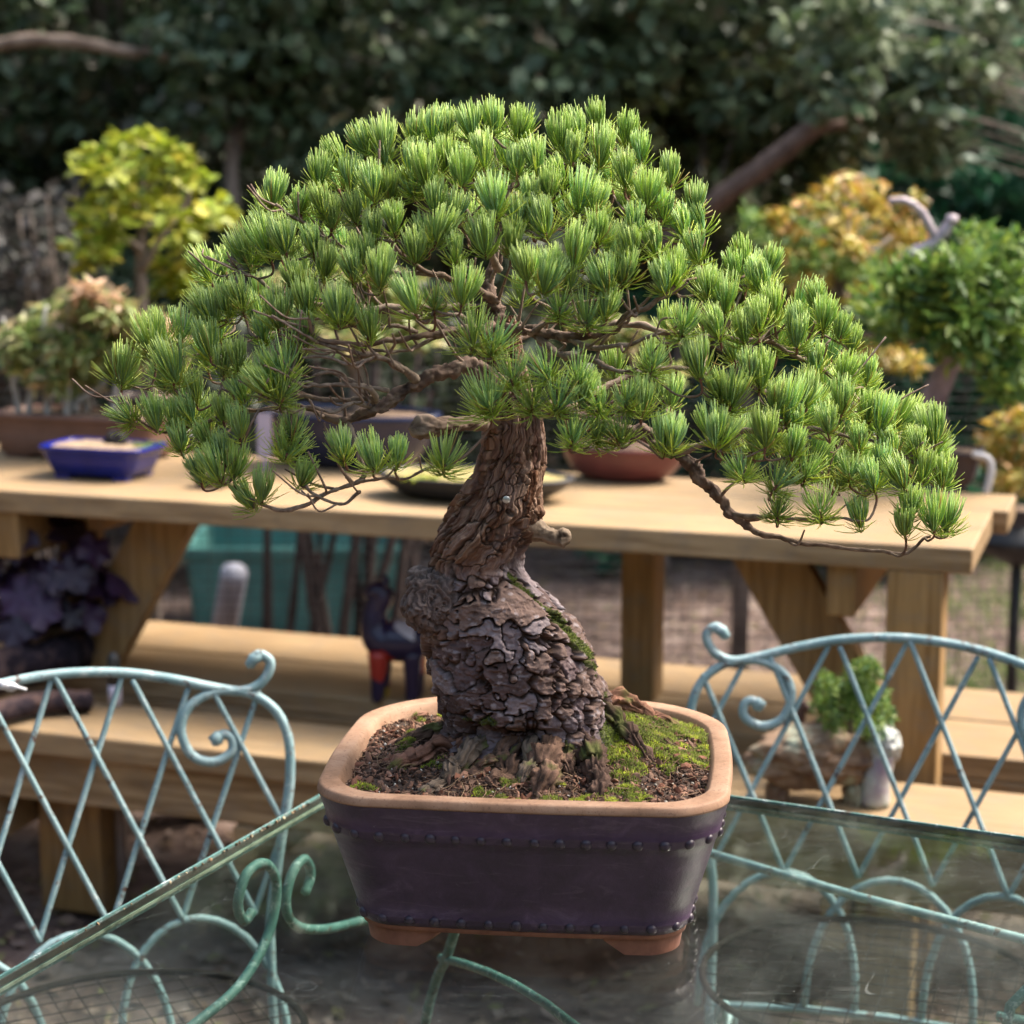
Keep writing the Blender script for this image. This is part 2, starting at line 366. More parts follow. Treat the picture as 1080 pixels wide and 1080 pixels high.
# plinth strip and feet
mb=MB(); loft(mb,[rr(BW-.003,BD-.003,.048,.0185),rr(BW-.0005,BD-.0005,.049,.0190),rr(BW-.0005,BD-.0005,.049,.0238)],cap_first=True)
mb.build('base_band',M['foot'],pot)
for sx in (-1,1):
    for sy in (-1,1):
        mb=MB(); hw,hd=BW-.004,BD-.004
        # L-shaped foot with cut-away curve: along front and round the corner
        prof=pot_plan(hw,hd,.046); 
        sel=[p for p in prof if p[0]*sx>hw-.088 and p[1]*sy>hd-.088]
        sel=np.array(sorted(sel,key=lambda p:math.atan2(p[1]*sy,p[0]*sx)))
        n=len(sel); inner=sel*np.array([1-.022/hw,1-.022/hd]); 
        tt=np.linspace(-1,1,n); drop=np.where(np.abs(tt)>.86,(np.abs(tt)-.86)/.14,0)
        zb=.0+.0150*drop**1.1
        o1=potxf(sel[:,0]*1.0,sel[:,1]*1.0,np.full(n,.0186)); o0=potxf(sel[:,0]*.985,sel[:,1]*.985,zb); i1=potxf(inner[:,0],inner[:,1],np.full(n,.0186)); i0=potxf(inner[:,0],inner[:,1],zb)
        V=np.concatenate([o1,o0,i0,i1]); Q=[]
        for k in range(n-1):
            for a in range(4):
                b=(a+1)%4; Q.append((a*n+k,a*n+k+1,b*n+k+1,b*n+k))
        Q+= [(0,n,2*n,3*n),(n-1,4*n-1,3*n-1,2*n-1)]
        mb.add(V,Q); mb.build('foot',M['foot'],pot,smooth=False)
# studs: one mesh, one object each
def dome(r,h,n=14,m=5):
    V=[];Q=[];T=[]
    for i in range(m):
        a=math.pi/2*i/m
        for j in range(n): t=2*math.pi*j/n; V.append((r*math.cos(a)*math.cos(t),r*math.cos(a)*math.sin(t),h*math.sin(a)))
    V.append((0,0,h))
    for i in range(m-1):
        for j in range(n): Q.append((i*n+j,i*n+(j+1)%n,(i+1)*n+(j+1)%n,(i+1)*n+j))
    for j in range(n): T.append(((m-1)*n+j,(m-1)*n+(j+1)%n,m*n))
    return V,Q,T
V_,Q_,T_=dome(.0047,.0036)
stud_me=raw_mesh('stud',V_,Q_,T_); stud_me.materials.append(simple('stud_glaze',(.020,.012,.022),(.045,.028,.048),60,.42,.2,.0004))
def studs(z,n_front,n_side,spread):
    hw,hd,ch=wall_at(z); q=pot_plan(hw+.001,hd+.001,ch)
    P=[]
    qq=np.vstack([q,q[:1]]); d=np.r_[0,np.cumsum(np.hypot(*np.diff(qq,axis=0).T))]; step=d[-1]/(2*(n_front+n_side)); 
    for s in np.arange(0,d[-1]-step*.5,step):
        s+=RNG.uniform(-.0008,.0008); x=np.interp(s,d,qq[:,0]); y=np.interp(s,d,qq[:,1]); x2=np.interp(s+.004,d,qq[:,0]); y2=np.interp(s+.004,d,qq[:,1])
        nx,ny=(y2-y),-(x2-x); l=math.hypot(nx,ny); P.append((x,y,nx/l,ny/l))
    for x,y,nx,ny in P:
        if ny>.75: continue       # the back wall shows nothing
        o=bpy.data.objects.new('stud',stud_me); col.objects.link(o); o.parent=pot
        wp=potxf(np.array([x]),np.array([y]),np.array([z]))[0]-pc
        nn=Vector((nx*ca-ny*sa,nx*sa+ny*ca,-.25)).normalized()
        o.rotation_euler=nn.to_track_quat('Z','Y').to_euler(); o.location=tuple(wp); s=RNG.uniform(1.05,1.35); o.scale=(s,s,s)
studs(.131,15,12,0); studs(.032,12,10,0)
# ---- soil
ZS=ZT+.164
def soil_h(X,Y):
    "world x,y arrays -> height"
    P=np.stack([X*1.0,Y*1.0,0*X],-1)
    d=np.hypot((X-pc[0]+.0)/.17,(Y-2.0)/.15)
    h=ZS+.018*np.exp(-(d/.55)**2)+.0060*fbm(P*55,4,3)+.006*fbm(P*18,3,8)
    h-= .007*sstep(.80,1.15,d)
    rt=sstep(.05,.16,X-pc[0])*np.exp(-((Y-2.0)/.14)**2); h+=.006*rt+.020*np.exp(-((X-pc[0]-.088)/.045)**2-((Y-2.02)/.07)**2)
    return h
gx=np.linspace(-HW+.024,HW-.024,230); gy=np.linspace(-HD+.024,HD-.024,210); GX,GY=np.meshgrid(gx,gy)
# squash the square grid into the rounded outline
qin=pot_plan(HW-.0215,HD-.0215,.068)
ang=np.arctan2(qin[:,1],qin[:,0]); o_=np.argsort(ang); ang=ang[o_]; rad=np.hypot(qin[:,0],qin[:,1])[o_]
nr=140; na=560; th=np.linspace(-math.pi,math.pi,na,endpoint=False); rmax=np.interp(th,ang,rad,period=2*math.pi)
RR_=np.linspace(0.0,1,nr)[:,None]**.8*rmax[None,:]; LX=RR_*np.cos(th); LY=RR_*np.sin(th)
WX=pc[0]+LX*ca-LY*sa; WYY=pc[1]+LX*sa+LY*ca; H=soil_h(WX,WYY)+.0012*vnoise(np.stack([WX,WYY,0*WX],-1)*400,5)
V=np.stack([WX,WYY,H],-1).reshape(-1,3); i=np.arange(nr-1)[:,None]*na; j=np.arange(na)[None]; Q=np.stack([i+j,i+na+j,i+na+(j+1)%na,i+(j+1)%na],-1).reshape(-1,4)
M['soil']=simple('bonsai_soil',(.028,.015,.010),(.06,.034,.022),180,.9,.8,.002,c3=(.11,.065,.045))
mb=MB(); mb.add(V,Q); soil=mb.build('soil',M['soil'],root)
# grains, bark chips, perlite
ico_v=np.array([(0,0,1),(.9,0,.4),(.28,.85,.4),(-.72,.53,.4),(-.72,-.53,.4),(.28,-.85,.4),(.72,.53,-.4),(-.28,.85,-.4),(-.9,0,-.4),(-.28,-.85,-.4),(.72,-.53,-.4),(0,0,-1)])
ico_f=np.array([(0,1,2),(0,2,3),(0,3,4),(0,4,5),(0,5,1),(1,6,2),(2,7,3),(3,8,4),(4,9,5),(5,10,1),(6,7,2),(7,8,3),(8,9,4),(9,10,5),(10,6,1),(11,7,6),(11,8,7),(11,9,8),(11,10,9),(11,6,10)])
def rnd_rot(n):
    q=RNG.normal(size=(n,4)); q/=np.linalg.norm(q,axis=1,keepdims=True); a,b,c,d=q.T
    return np.stack([np.stack([1-2*(c*c+d*d),2*(b*c-a*d),2*(b*d+a*c)],-1),np.stack([2*(b*c+a*d),1-2*(b*b+d*d),2*(c*d-a*b)],-1),np.stack([2*(b*d-a*c),2*(c*d+a*b),1-2*(b*b+c*c)],-1)],1)
def scatter(mb,P,size,stretch,colors):
    n=len(P); Rm=rnd_rot(n); S=np.ones((n,1,3))*size[:,None,None]; S=S*stretch[:,None,:]
    L=(ico_v[None]*S*RNG.uniform(.75,1.25,(n,12,1))); Vv=np.einsum('nij,nkj->nki',Rm,L)+P[:,None,:]
    Fq=(ico_f[None]+np.arange(n)[:,None,None]*12).reshape(-1,3); mb.add(Vv.reshape(-1,3),None,Fq,np.repeat(colors,12,0))
def soil_pts(n,front=True):
    t=RNG.uniform(-math.pi,math.pi,n); r=np.sqrt(RNG.uniform(0,1,n))*.985*np.interp(t,ang,rad,period=2*math.pi); x=r*np.cos(t); y=r*np.sin(t)
    return pc[0]+x*ca-y*sa, pc[1]+x*sa+y*ca
mb=MB()
x,y=soil_pts(9000); c=np.array([(.045,.024,.016),(.08,.042,.028),(.14,.078,.052),(.028,.016,.011),(.22,.12,.08)])[RNG.integers(0,5,9000)]*RNG.uniform(.7,1.2,(9000,1))
scatter(mb,np.stack([x,y,soil_h(x,y)+.0005],-1),RNG.uniform(.0008,.0024,9000),RNG.uniform(.5,1.6,(9000,3)),c)
x,y=soil_pts(500); c=np.array([(.48,.44,.38),(.34,.30,.25),(.5,.48,.45)])[RNG.integers(0,3,500)]
scatter(mb,np.stack([x,y,soil_h(x,y)+.001],-1),RNG.uniform(.0008,.0019,500),RNG.uniform(.7,1.2,(500,3)),c)
x,y=soil_pts(900); c=np.array([(.20,.09,.058),(.26,.14,.095),(.15,.09,.065)])[RNG.integers(0,3,900)]
scatter(mb,np.stack([x,y,soil_h(x,y)+.002],-1),RNG.uniform(.002,.0060,900),np.stack([RNG.uniform(.8,1.6,900),RNG.uniform(.5,1,900),RNG.uniform(.25,.5,900)],-1),c)
mb.build('soil_grains',M['grain'],soil,smooth=False)['kind']='stuff'
# dry needles lying about
mb=MB()
x,y=soil_pts(420)
for a,b in zip(x,y):
    t=RNG.uniform(0,6.28); L=RNG.uniform(.006,.02); p0=np.array([a-L*math.cos(t),b-L*math.sin(t),0]); p1=np.array([a,b,0]); p2=np.array([a+L*math.cos(t+.5),b+L*math.sin(t+.5),0])
    P=np.stack([p0,p1,p2]); P[:,2]=soil_h(P[:,0],P[:,1])+.0025+RNG.uniform(0,.003,3); c=np.array([(.20,.12,.075),(.27,.18,.11),(.12,.07,.05)])[RNG.integers(0,3)]
    tube(mb,P,.00042,3,False,0,c)
mb.build('dry_needles',M['grain'],soil)['kind']='stuff'
# ---- trunk
TR=np.array([(330,516,541),(370,508,550),(400,507,556),(440,512,568),(470,510,571),(500,501,573),(520,489,572),(540,474,570),(560,464,562),(580,460,551),(598,459,545),(610,459,551),(625,457,570),(650,455,597),(670,455,608),(690,456,618),(710,459,627),(730,463,637),(748,467,645),(760,469,651),(775,467,659),(800,463,668),(815,461,672)],float)
def trunk_c(v):
    L=np.interp(v,TR[:,0],TR[:,1]); Rr=np.interp(v,TR[:,0],TR[:,2]); c=(L+Rr)/2; h=(Rr-L)/2
    return c,h
nv,nt_=620,460
vs=np.linspace(332,812,nv)
cen=np.zeros((nv,3)); hr=np.zeros(nv)
for k,v in enumerate(vs):
    c,h=trunk_c(v); y=YB-.004*math.sin((v-400)/90.)
    if v>700: y+=0
    cen[k]=WY(c,v,y); hr[k]=h*PXM(y)*1.02
from_s=np.r_[0,np.cumsum(np.linalg.norm(np.diff(cen,axis=0),axis=1))]
ker=np.ones(9)/9
hr=np.convolve(np.pad(hr,4,'edge'),ker,'valid'); 
for a in range(3): cen[:,a]=np.convolve(np.pad(cen[:,a],4,'edge'),ker,'valid')
th=np.linspace(0,2*np.pi,nt_,endpoint=False)
TH,VV=np.meshgrid(th,vs); HRr=hr[:,None]*np.ones_like(TH)
b0_=cen[:,None,:]+np.stack([np.cos(TH)*HRr,np.sin(TH)*HRr,0*HRr],-1)
lower=sstep(-34,26,VV-(601-16*np.cos(TH-5.9))-20*fbm(b0_*30,3,640)-8*fbm(b0_*90,3,641)); upper=1-lower
circ=np.stack([np.cos(TH),np.sin(TH)*.88],-1)
base=cen[:,None,:]+np.stack([circ[...,0]*HRr,circ[...,1]*HRr,0*HRr],-1)
# plates on the lower trunk
Pn=base.copy(); warp=np.stack([fbm(base*45,3,21),fbm(base*45,3,22),fbm(base*45,3,23)],-1)
F1,F2,I,D=voro(base*np.array([17,17,26])+warp*.85,31)
edge=F2-F1; plate=sstep(.0,1,edge/(.045+.10*np.clip(.5+fbm(base*55,2,34),0,1)))
tilt=(D[...,2]*(-1.0)+D[...,0]*(I-.5)*1.5)
# layered, flaking bark: terraces of a smooth noise
lay=fbm(base*np.array([32,32,48])+I[...,None]*9,4,33)*3.2+I*2; terr=np.floor(lay)+sstep(.0,.14,lay-np.floor(lay))
disp_low=.0058*plate+.0050*(I-.4)*plate+.0030*tilt*plate+.0017*(terr-np.mean(terr))*plate+.0007*vnoise(base*np.array([90,90,420])+I[...,None]*5,35)*plate+.0014*fbm(base*120,4,5)+.0007*vnoise(base*420,9)-.003
F1b,F2b,Ib,_=voro(base*np.array([52,52,85])+warp*1.3,41)
disp_low+=.0016*sstep(.0,.35,F2b-F1b)*(Ib-.5)*plate
# twisting sinew ridges on the upper trunk
sarc=from_s[:,None]*np.ones_like(TH); ang2=TH+sarc*3.6+.55*fbm(base*20,4,2)
cx=np.cos(ang2); sx=np.sin(ang2)
Pr=np.stack([cx*3.1,sx*3.1,sarc*10],-1); rid=fbm(Pr*1.25,5,14); rid2=fbm(np.stack([cx*9,sx*9,sarc*20],-1),4,15)
ridg=1-np.abs(rid)*2.6
disp_up=.0125*(sstep(-.1,.9,ridg)-.55)+.0052*rid2+.0016*(1-np.abs(fbm(np.stack([cx*24,sx*24,sarc*42],-1),3,16))*3)
F1u,F2u,Iu,_=voro(np.stack([cx*4.2,sx*4.2,sarc*34],-1)+rid2[...,None]*.6,51)
disp_up+=.0050*sstep(.02,.15,F2u-F1u)*(Iu-.35)
disp_up+=.0055*fbm(base*np.array([60,60,34])+rid[...,None]*2,4,52)+.0012*vnoise(base*330,53)+.0022*fbm(np.stack([cx*38,sx*38,sarc*30],-1)+rid2[...,None]*3,3,55)+.0016*fbm(base*np.array([190,190,120]),3,56)-.010*sstep(.28,.5,fbm(base*np.array([34,34,14]),3,54))
big=.006*fbm(base*13,2,77)
F1t,F2t,It,Dt=voro(np.stack([cx*1.9,sx*1.9,sarc*19],-1)+warp*.9,88)
upl=sstep(.0,1,(F2t-F1t)/(.05+.12*np.clip(.5+fbm(base*50,2,89),0,1)))
disp_up=disp_up*.62+.0060*(It-.45)*upl+.0042*upl-.003-.006*(sstep(.2,.45,fbm(base*np.array([26,26,11]),3,90)))
disp=lower*disp_low+upper*disp_up+big*1.1
# overhanging ledge where the bark ends above the roots
disp-= .015*sstep(744,755,VV)*np.clip(np.exp(-((TH-np.pi*1.47)/.62)**2),0,1)*(1-.7*sstep(768,790,VV))
# crease between the two masses
disp-= .0045*np.exp(-((VV-(601-16*np.cos(TH-5.9))-20*fbm(b0_*30,3,640))/7)**2)*sstep(-.4,.5,fbm(b0_*24,2,644)+.2)
outv=np.stack([circ[...,0],circ[...,1],0*HRr],-1); outv/=np.linalg.norm(outv,axis=-1,keepdims=True)
scl=np.clip(hr/.05,.45,1.1)[:,None]
VT=base+outv*(disp*scl)[...,None]
VT[...,2]+= (lower*.0015*tilt*plate)
# colours: each bark plate its own tone, split bark edges show reddish inner bark, sinews brown with shade painted into the fissures
pl=np.array([(.125,.088,.090),(.17,.130,.135),(.10,.066,.062),(.21,.168,.175),(.15,.10,.085)])
cl=pl[(I*4.99).astype(int)]*(.8+.5*fbm(base*90,4,61)[...,None]+.25)
flk=sstep(.15,.5,fbm(base*np.array([170,170,260]),4,62))[...,None]; cl=cl*(1-flk*.5)+np.array([.40,.355,.375])*flk*.5
inner=np.array([.050,.028,.018]); cl=cl*plate[...,None]+inner*(1-plate[...,None])
up_a=np.array([.055,.030,.020]); up_b=np.array([.20,.12,.08]); up_c=np.array([.38,.28,.22])
tt=np.clip(.5+rid2*1.1,0,1)[...,None]; cu=up_a*(1-tt)+up_b*tt
t2=sstep(.25,.75,.5+.9*fbm(np.stack([cx*14,sx*14,sarc*12],-1),4,63))[...,None]*.6; cu=cu*(1-t2)+up_c*t2; t3=sstep(.05,.4,fbm(np.stack([cx*32,sx*32,sarc*26],-1)+rid2[...,None]*3,3,65))[...,None]*.55; cu=cu*(1-t3)+np.array([.05,.028,.02])*t3  # dark brown streaks painted in as fissure shade
cu=cu*(.55+.45*upl[...,None])+ (pl[(It*4.99).astype(int)]-.1)*.35*upl[...,None]
mixv=np.clip(lower+.55*fbm(base*34,4,91)*(4*lower*upper)+.25*sstep(.1,.4,fbm(base*26,3,92))*upper,0,1)[...,None]
cols=cu*(1-mixv)+cl*mixv
mossy=sstep(.05,.35,fbm(base*30,3,71)+1.35*np.exp(-((TH-(5.50+.48*(VV-595)/95))/.15)**2)*sstep(592,604,VV)*(1-sstep(695,715,VV))-.72+.9*np.exp(-((VV-742)/8)**2)*np.exp(-((TH-np.pi*1.38)/.5)**2)+1.1*np.exp(-((TH-(np.pi*2-.12))/.38)**2)*sstep(686,720,VV)+1.2*sstep(750,762,VV)*np.exp(-((TH-(np.pi*2-.3))/.5)**2))
cols=cols*(1-mossy[...,None]*.8)+np.array([.07,.085,.02])*mossy[...,None]*.8
i=np.arange(nv-1)[:,None]*nt_; j=np.arange(nt_)[None]; Q=np.stack([i+(j+1)%nt_,i+j,i+nt_+j,i+nt_+(j+1)%nt_],-1).reshape(-1,4)
mb=MB(); mb.add(VT.reshape(-1,3),Q,None,np.clip(cols,0.01,1).reshape(-1,3)); trunk=mb.build('trunk',M['bark'],root)
def rough_tube(mb,P,rad,k,seed,amp,fr,cola,colb,stretch=(1,1,1)):
    tmp=MB(); tube(tmp,P,rad,k,True); n=len(P); V=tmp.V[0]; c0=np.vstack([np.repeat(P,k,0),P[:1],P[-1:]]); d=V-c0
    nn=fbm(V*fr*np.array(stretch),5,seed); n2=fbm(V*fr*3.1*np.array(stretch),4,seed+1)
    V=c0+d*(1+amp*nn+amp*.45*n2)[:,None]; t_=np.clip(.5+nn*.9+n2*.5,0,1)[:,None]
    mb.add(V,tmp.Q[0],tmp.T[0],np.array(cola)*(1-t_)+np.array(colb)*t_)
# burl on the left flank and the sawn stub on the right
def blob(mb,c,r,sq,seed,amp,f,cola,colb,nu=150,nvv=110,swirl=True):
    t=np.linspace(0,2*np.pi,nu,endpoint=False); p=np.linspace(0.02,np.pi-.02,nvv); T,P=np.meshgrid(t,p)
    # pole axis faces the camera so growth rings circle it
    d=np.stack([np.sin(P)*np.cos(T),-np.cos(P),np.sin(P)*np.sin(T)],-1)
    n=fbm(d*f,4,seed); n2=fbm(d*f*3,4,seed+1)
    ringr=np.sin(P*11+n*13+n2*5) if swirl else 0
    dd=1+amp*n+.05*n2+.045*ringr-.16*np.exp(-(P/.32)**2)*(1 if swirl else 0)
    V=np.array(c)+d*np.array(sq)*r*dd[...,None]
    q=np.clip(.5+.5*n2+(.2*ringr),0,1)[...,None]; C=np.array(cola)*(1-q)+np.array(colb)*q
    i=np.arange(nvv-1)[:,None]*nu; j=np.arange(nu)[None]; Q=np.stack([i+j,i+(j+1)%nu,i+nu+(j+1)%nu,i+nu+j],-1).reshape(-1,4)
    mb.add(V.reshape(-1,3),Q,None,C.reshape(-1,3))
mb=MB(); blob(mb,WY(456,637,1.970),.0300,(1,1,1.12),5,.36,2.0,(.045,.030,.025),(.19,.145,.135)); 
blob(mb,WY(444,613,1.975),.016,(1,1,1.),15,.4,3.1,(.06,.045,.042),(.20,.165,.16),60,50,False)
mb.build('burl',M['bark'],root)
mb=MB(); P=spline([WY(548,550,1.99),WY(568,560,1.985),WY(586,567,1.98),WY(600,567,1.975)],22); rough_tube(mb,P,np.interp(np.linspace(0,24,len(P)),[0,6,12,17,21,24],[.020,.012,.008,.008,.010,.006]),48,905,.55,95,(.06,.04,.028),(.30,.23,.17),(.5,1,1))
mb.build('branch_stub',M['bark'],root)
mb=MB(); P=spline([WY(520,444,1.985),WY(490,447,1.93),WY(462,450,1.90),WY(434,452,1.89)],22); rough_tube(mb,P,np.interp(np.linspace(0,24,len(P)),[0,8,14,19,22,24],[.009,.007,.009,.0125,.0125,.006]),48,915,.5,90,(.07,.045,.033),(.30,.22,.165),(.35,1,1.4))
mb.build('branch_stub',M['bark'],root)
mb=MB(); p=WY(534,527,1.9475); q=np.array([0,-1,0.])
P=np.stack([p+q*t for t in (-.012,-.003,.0,.0008)]); tube(mb,P,[.0012,.0012,.0040,.0036],16); mb.V[0][-1]=P[-1]
M['steel']=simple('dull_steel',(.42,.44,.44),(.62,.64,.64),60,.35,.1); M['steel'].node_tree.nodes['Principled BSDF'].inputs['Metallic'].default_value=.7
mb.build('screw',M['steel'],trunk)
# surface roots
roots=[[(560,742,2.0),(548,768,1.965),(530,795,1.90),(520,806,1.88)],[(590,745,2.0),(580,775,1.93),(572,806,1.86),(575,818,1.84)],[(600,745,2.0),(622,775,1.93),(633,800,1.87),(630,812,1.85)],
 [(520,745,2.0),(480,762,1.97),(430,775,1.95),(395,782,1.94)],[(530,750,1.99),(490,780,1.92),(455,800,1.88),(440,815,1.86)],[(500,745,2.01),(450,752,2.02),(405,757,2.04)],
 [(545,750,1.99),(525,775,1.93),(500,786,1.91),(470,790,1.90)],[(620,745,2.0),(660,765,1.98),(700,790,1.92)],[(630,740,2.03),(680,748,2.06),(730,760,2.08)],[(570,750,1.97),(556,785,1.90),(547,802,1.88)],[(610,750,1.97),(600,775,1.93),(604,800,1.89)],
 [(520,745,2.02),(480,758,1.99),(452,778,1.94)]]
rw=[.019,.020,.017,.017,.014,.014,.013,.016,.014,.013,.012,.012]
for k,(rt,w_) in enumerate(zip(roots,rw)):
    P=spline([WY(*q) for q in rt],26); n=len(P); t=np.linspace(0,1,n)
    hh=soil_h(P[:,0],P[:,1]); zz=hh+ (.026*(1-t)**2.0) + w_*.05*(1-t)-.003+.006*fbm(P*42,2,700+k); P[:,2]=np.where(t<.05,np.maximum(zz,P[:,2]*.5+zz*.5),zz)
    P[:,2]-=.010*sstep(.75,1,t); P+=.007*np.stack([fbm(P*60,2,90+k),fbm(P*60,2,95+k),fbm(P*60,2,99+k)],-1)
    rad_=w_*(.85-.5*t)*(1+.30*fbm(P*48,3,k))
    # dense tube with bark relief
    kk=60; mbb=MB(); tube(mbb,P,rad_,kk,False); V=mbb.V[0].reshape(n,kk,3); c0=P[:,None,:]; d=V-c0
    nn=fbm(V*110,4,100+k); F1r,F2r,Ir,_=voro(V*np.array([85,85,85]),120+k); V=c0+d*(1+.50*nn+.30*fbm(V*270,3,150+k)+.5*(.5-np.abs(fbm(np.concatenate([np.cos(np.linspace(0,2*np.pi,kk,endpoint=False))[None,:,None].repeat(n,0)*2.2,np.sin(np.linspace(0,2*np.pi,kk,endpoint=False))[None,:,None].repeat(n,0)*2.2,(t*4)[:,None,None].repeat(kk,1)],-1),3,160+k))*2.5)+.40*sstep(0,.25,F2r-F1r)*(Ir-.3))[...,None]
    ca_=np.array([[.13,.078,.055],[.17,.10,.07],[.10,.06,.045],[.24,.12,.08],[.16,.12,.09]][k%5]); C=.75*ca_*(1+1.1*nn+.8*fbm(V*300,3,140+k))[...,None]
    ms_=sstep(.1,.4,fbm(V*45,3,130+k)-.05)[...,None]*.7; C=C*(1-ms_)+np.array([.10,.12,.03])*ms_
    mb=MB(); mb.add(V.reshape(-1,3),mbb.Q[0],None,np.clip(C,.01,1).reshape(-1,3)); mb.build('root',M['bark'],root)
# moss: thousands of tiny upright blades on soil (right side, patches) and on the trunk
def blades(mb,P,Nn,L,wid,C):
    n=len(P); t=RNG.normal(size=(n,3))*.55+Nn; t/=np.linalg.norm(t,axis=1,keepdims=True); s=np.cross(t,RNG.normal(size=(n,3))); s/=np.linalg.norm(s,axis=1,keepdims=True)
    s2=np.cross(t,s); V=np.stack([P+s*wid[:,None],P-s*wid[:,None]*.5+s2*wid[:,None]*.85,P-s*wid[:,None]*.5-s2*wid[:,None]*.85,P+t*L[:,None]],1)
    f=np.array([(0,1,3),(1,2,3),(2,0,3)])[None]+np.arange(n)[:,None,None]*4
    mb.add(V.reshape(-1,3),None,f.reshape(-1,3),np.repeat(C,4,0))
mb=MB()
x,y=soil_pts(110000); m=fbm(np.stack([x,y,0*x],-1)*26,3,200)
lx=(x-pc[0])*ca+(y-pc[1])*sa; ly=-(x-pc[0])*sa+(y-pc[1])*ca
m=m*1.5+.5*fbm(np.stack([x,y,0*x],-1)*80,2,201)
want=1.10*sstep(.045,.09,lx)*sstep(-.10,-.02,ly)+.62*np.exp(-((lx-.09)/.06)**2-((ly+.135)/.03)**2)+.45*np.exp(-((lx+.03)/.04)**2-((ly+.15)/.02)**2)+.40*np.exp(-((lx+.11)/.05)**2-((ly-.08)/.07)**2)+.35*np.exp(-((ly+.158)/.014)**2)
k=(m+want)>.62; x,y,m_,w2=x[k],y[k],m[k],(m+want)[k]; n=len(x)
hgt=soil_h(x,y)+.0035*sstep(.62,1.0,w2)
g=fbm(np.stack([x,y,0*x],-1)*70,3,210)[:,None]; C=np.clip(np.array([.19,.24,.022])*(1+.9*g)+np.array([.12,.10,.0])*sstep(0,.5,g)+RNG.uniform(-.03,.03,(n,1)),.01,1)
dead=(RNG.random(n)<.14)[:,None]; C=np.where(dead,np.array([.20,.13,.07]),C)
blades(mb,np.stack([x,y,hgt],-1),np.array([[0,0,1.]]),RNG.uniform(.0015,.0045,n),RNG.uniform(.0004,.0008,n),C)
mb.build('moss',M['moss'],root)['kind']='stuff'
mb=MB(); flatV=VT.reshape(-1,3); mm=mossy.ravel(); idx=np.where((mm>.35))[0]; idx=idx[RNG.random(len(idx))<.55]; n=len(idx)
nrm=outv.reshape(-1,3)[idx]+np.array([0,0,.7]); C=np.clip(np.array([.10,.13,.018])*(1+.8*fbm(flatV[idx]*80,3,222))[:,None]+RNG.uniform(-.02,.05,(n,1))*np.array([1,1,.2]),.01,1)
blades(mb,flatV[idx],nrm,RNG.uniform(.0012,.0040,n),RNG.uniform(.0004,.0008,n),C)
mb.build('trunk_moss',M['moss'],trunk)['kind']='stuff'
#BRANCHES
exec_marker=0
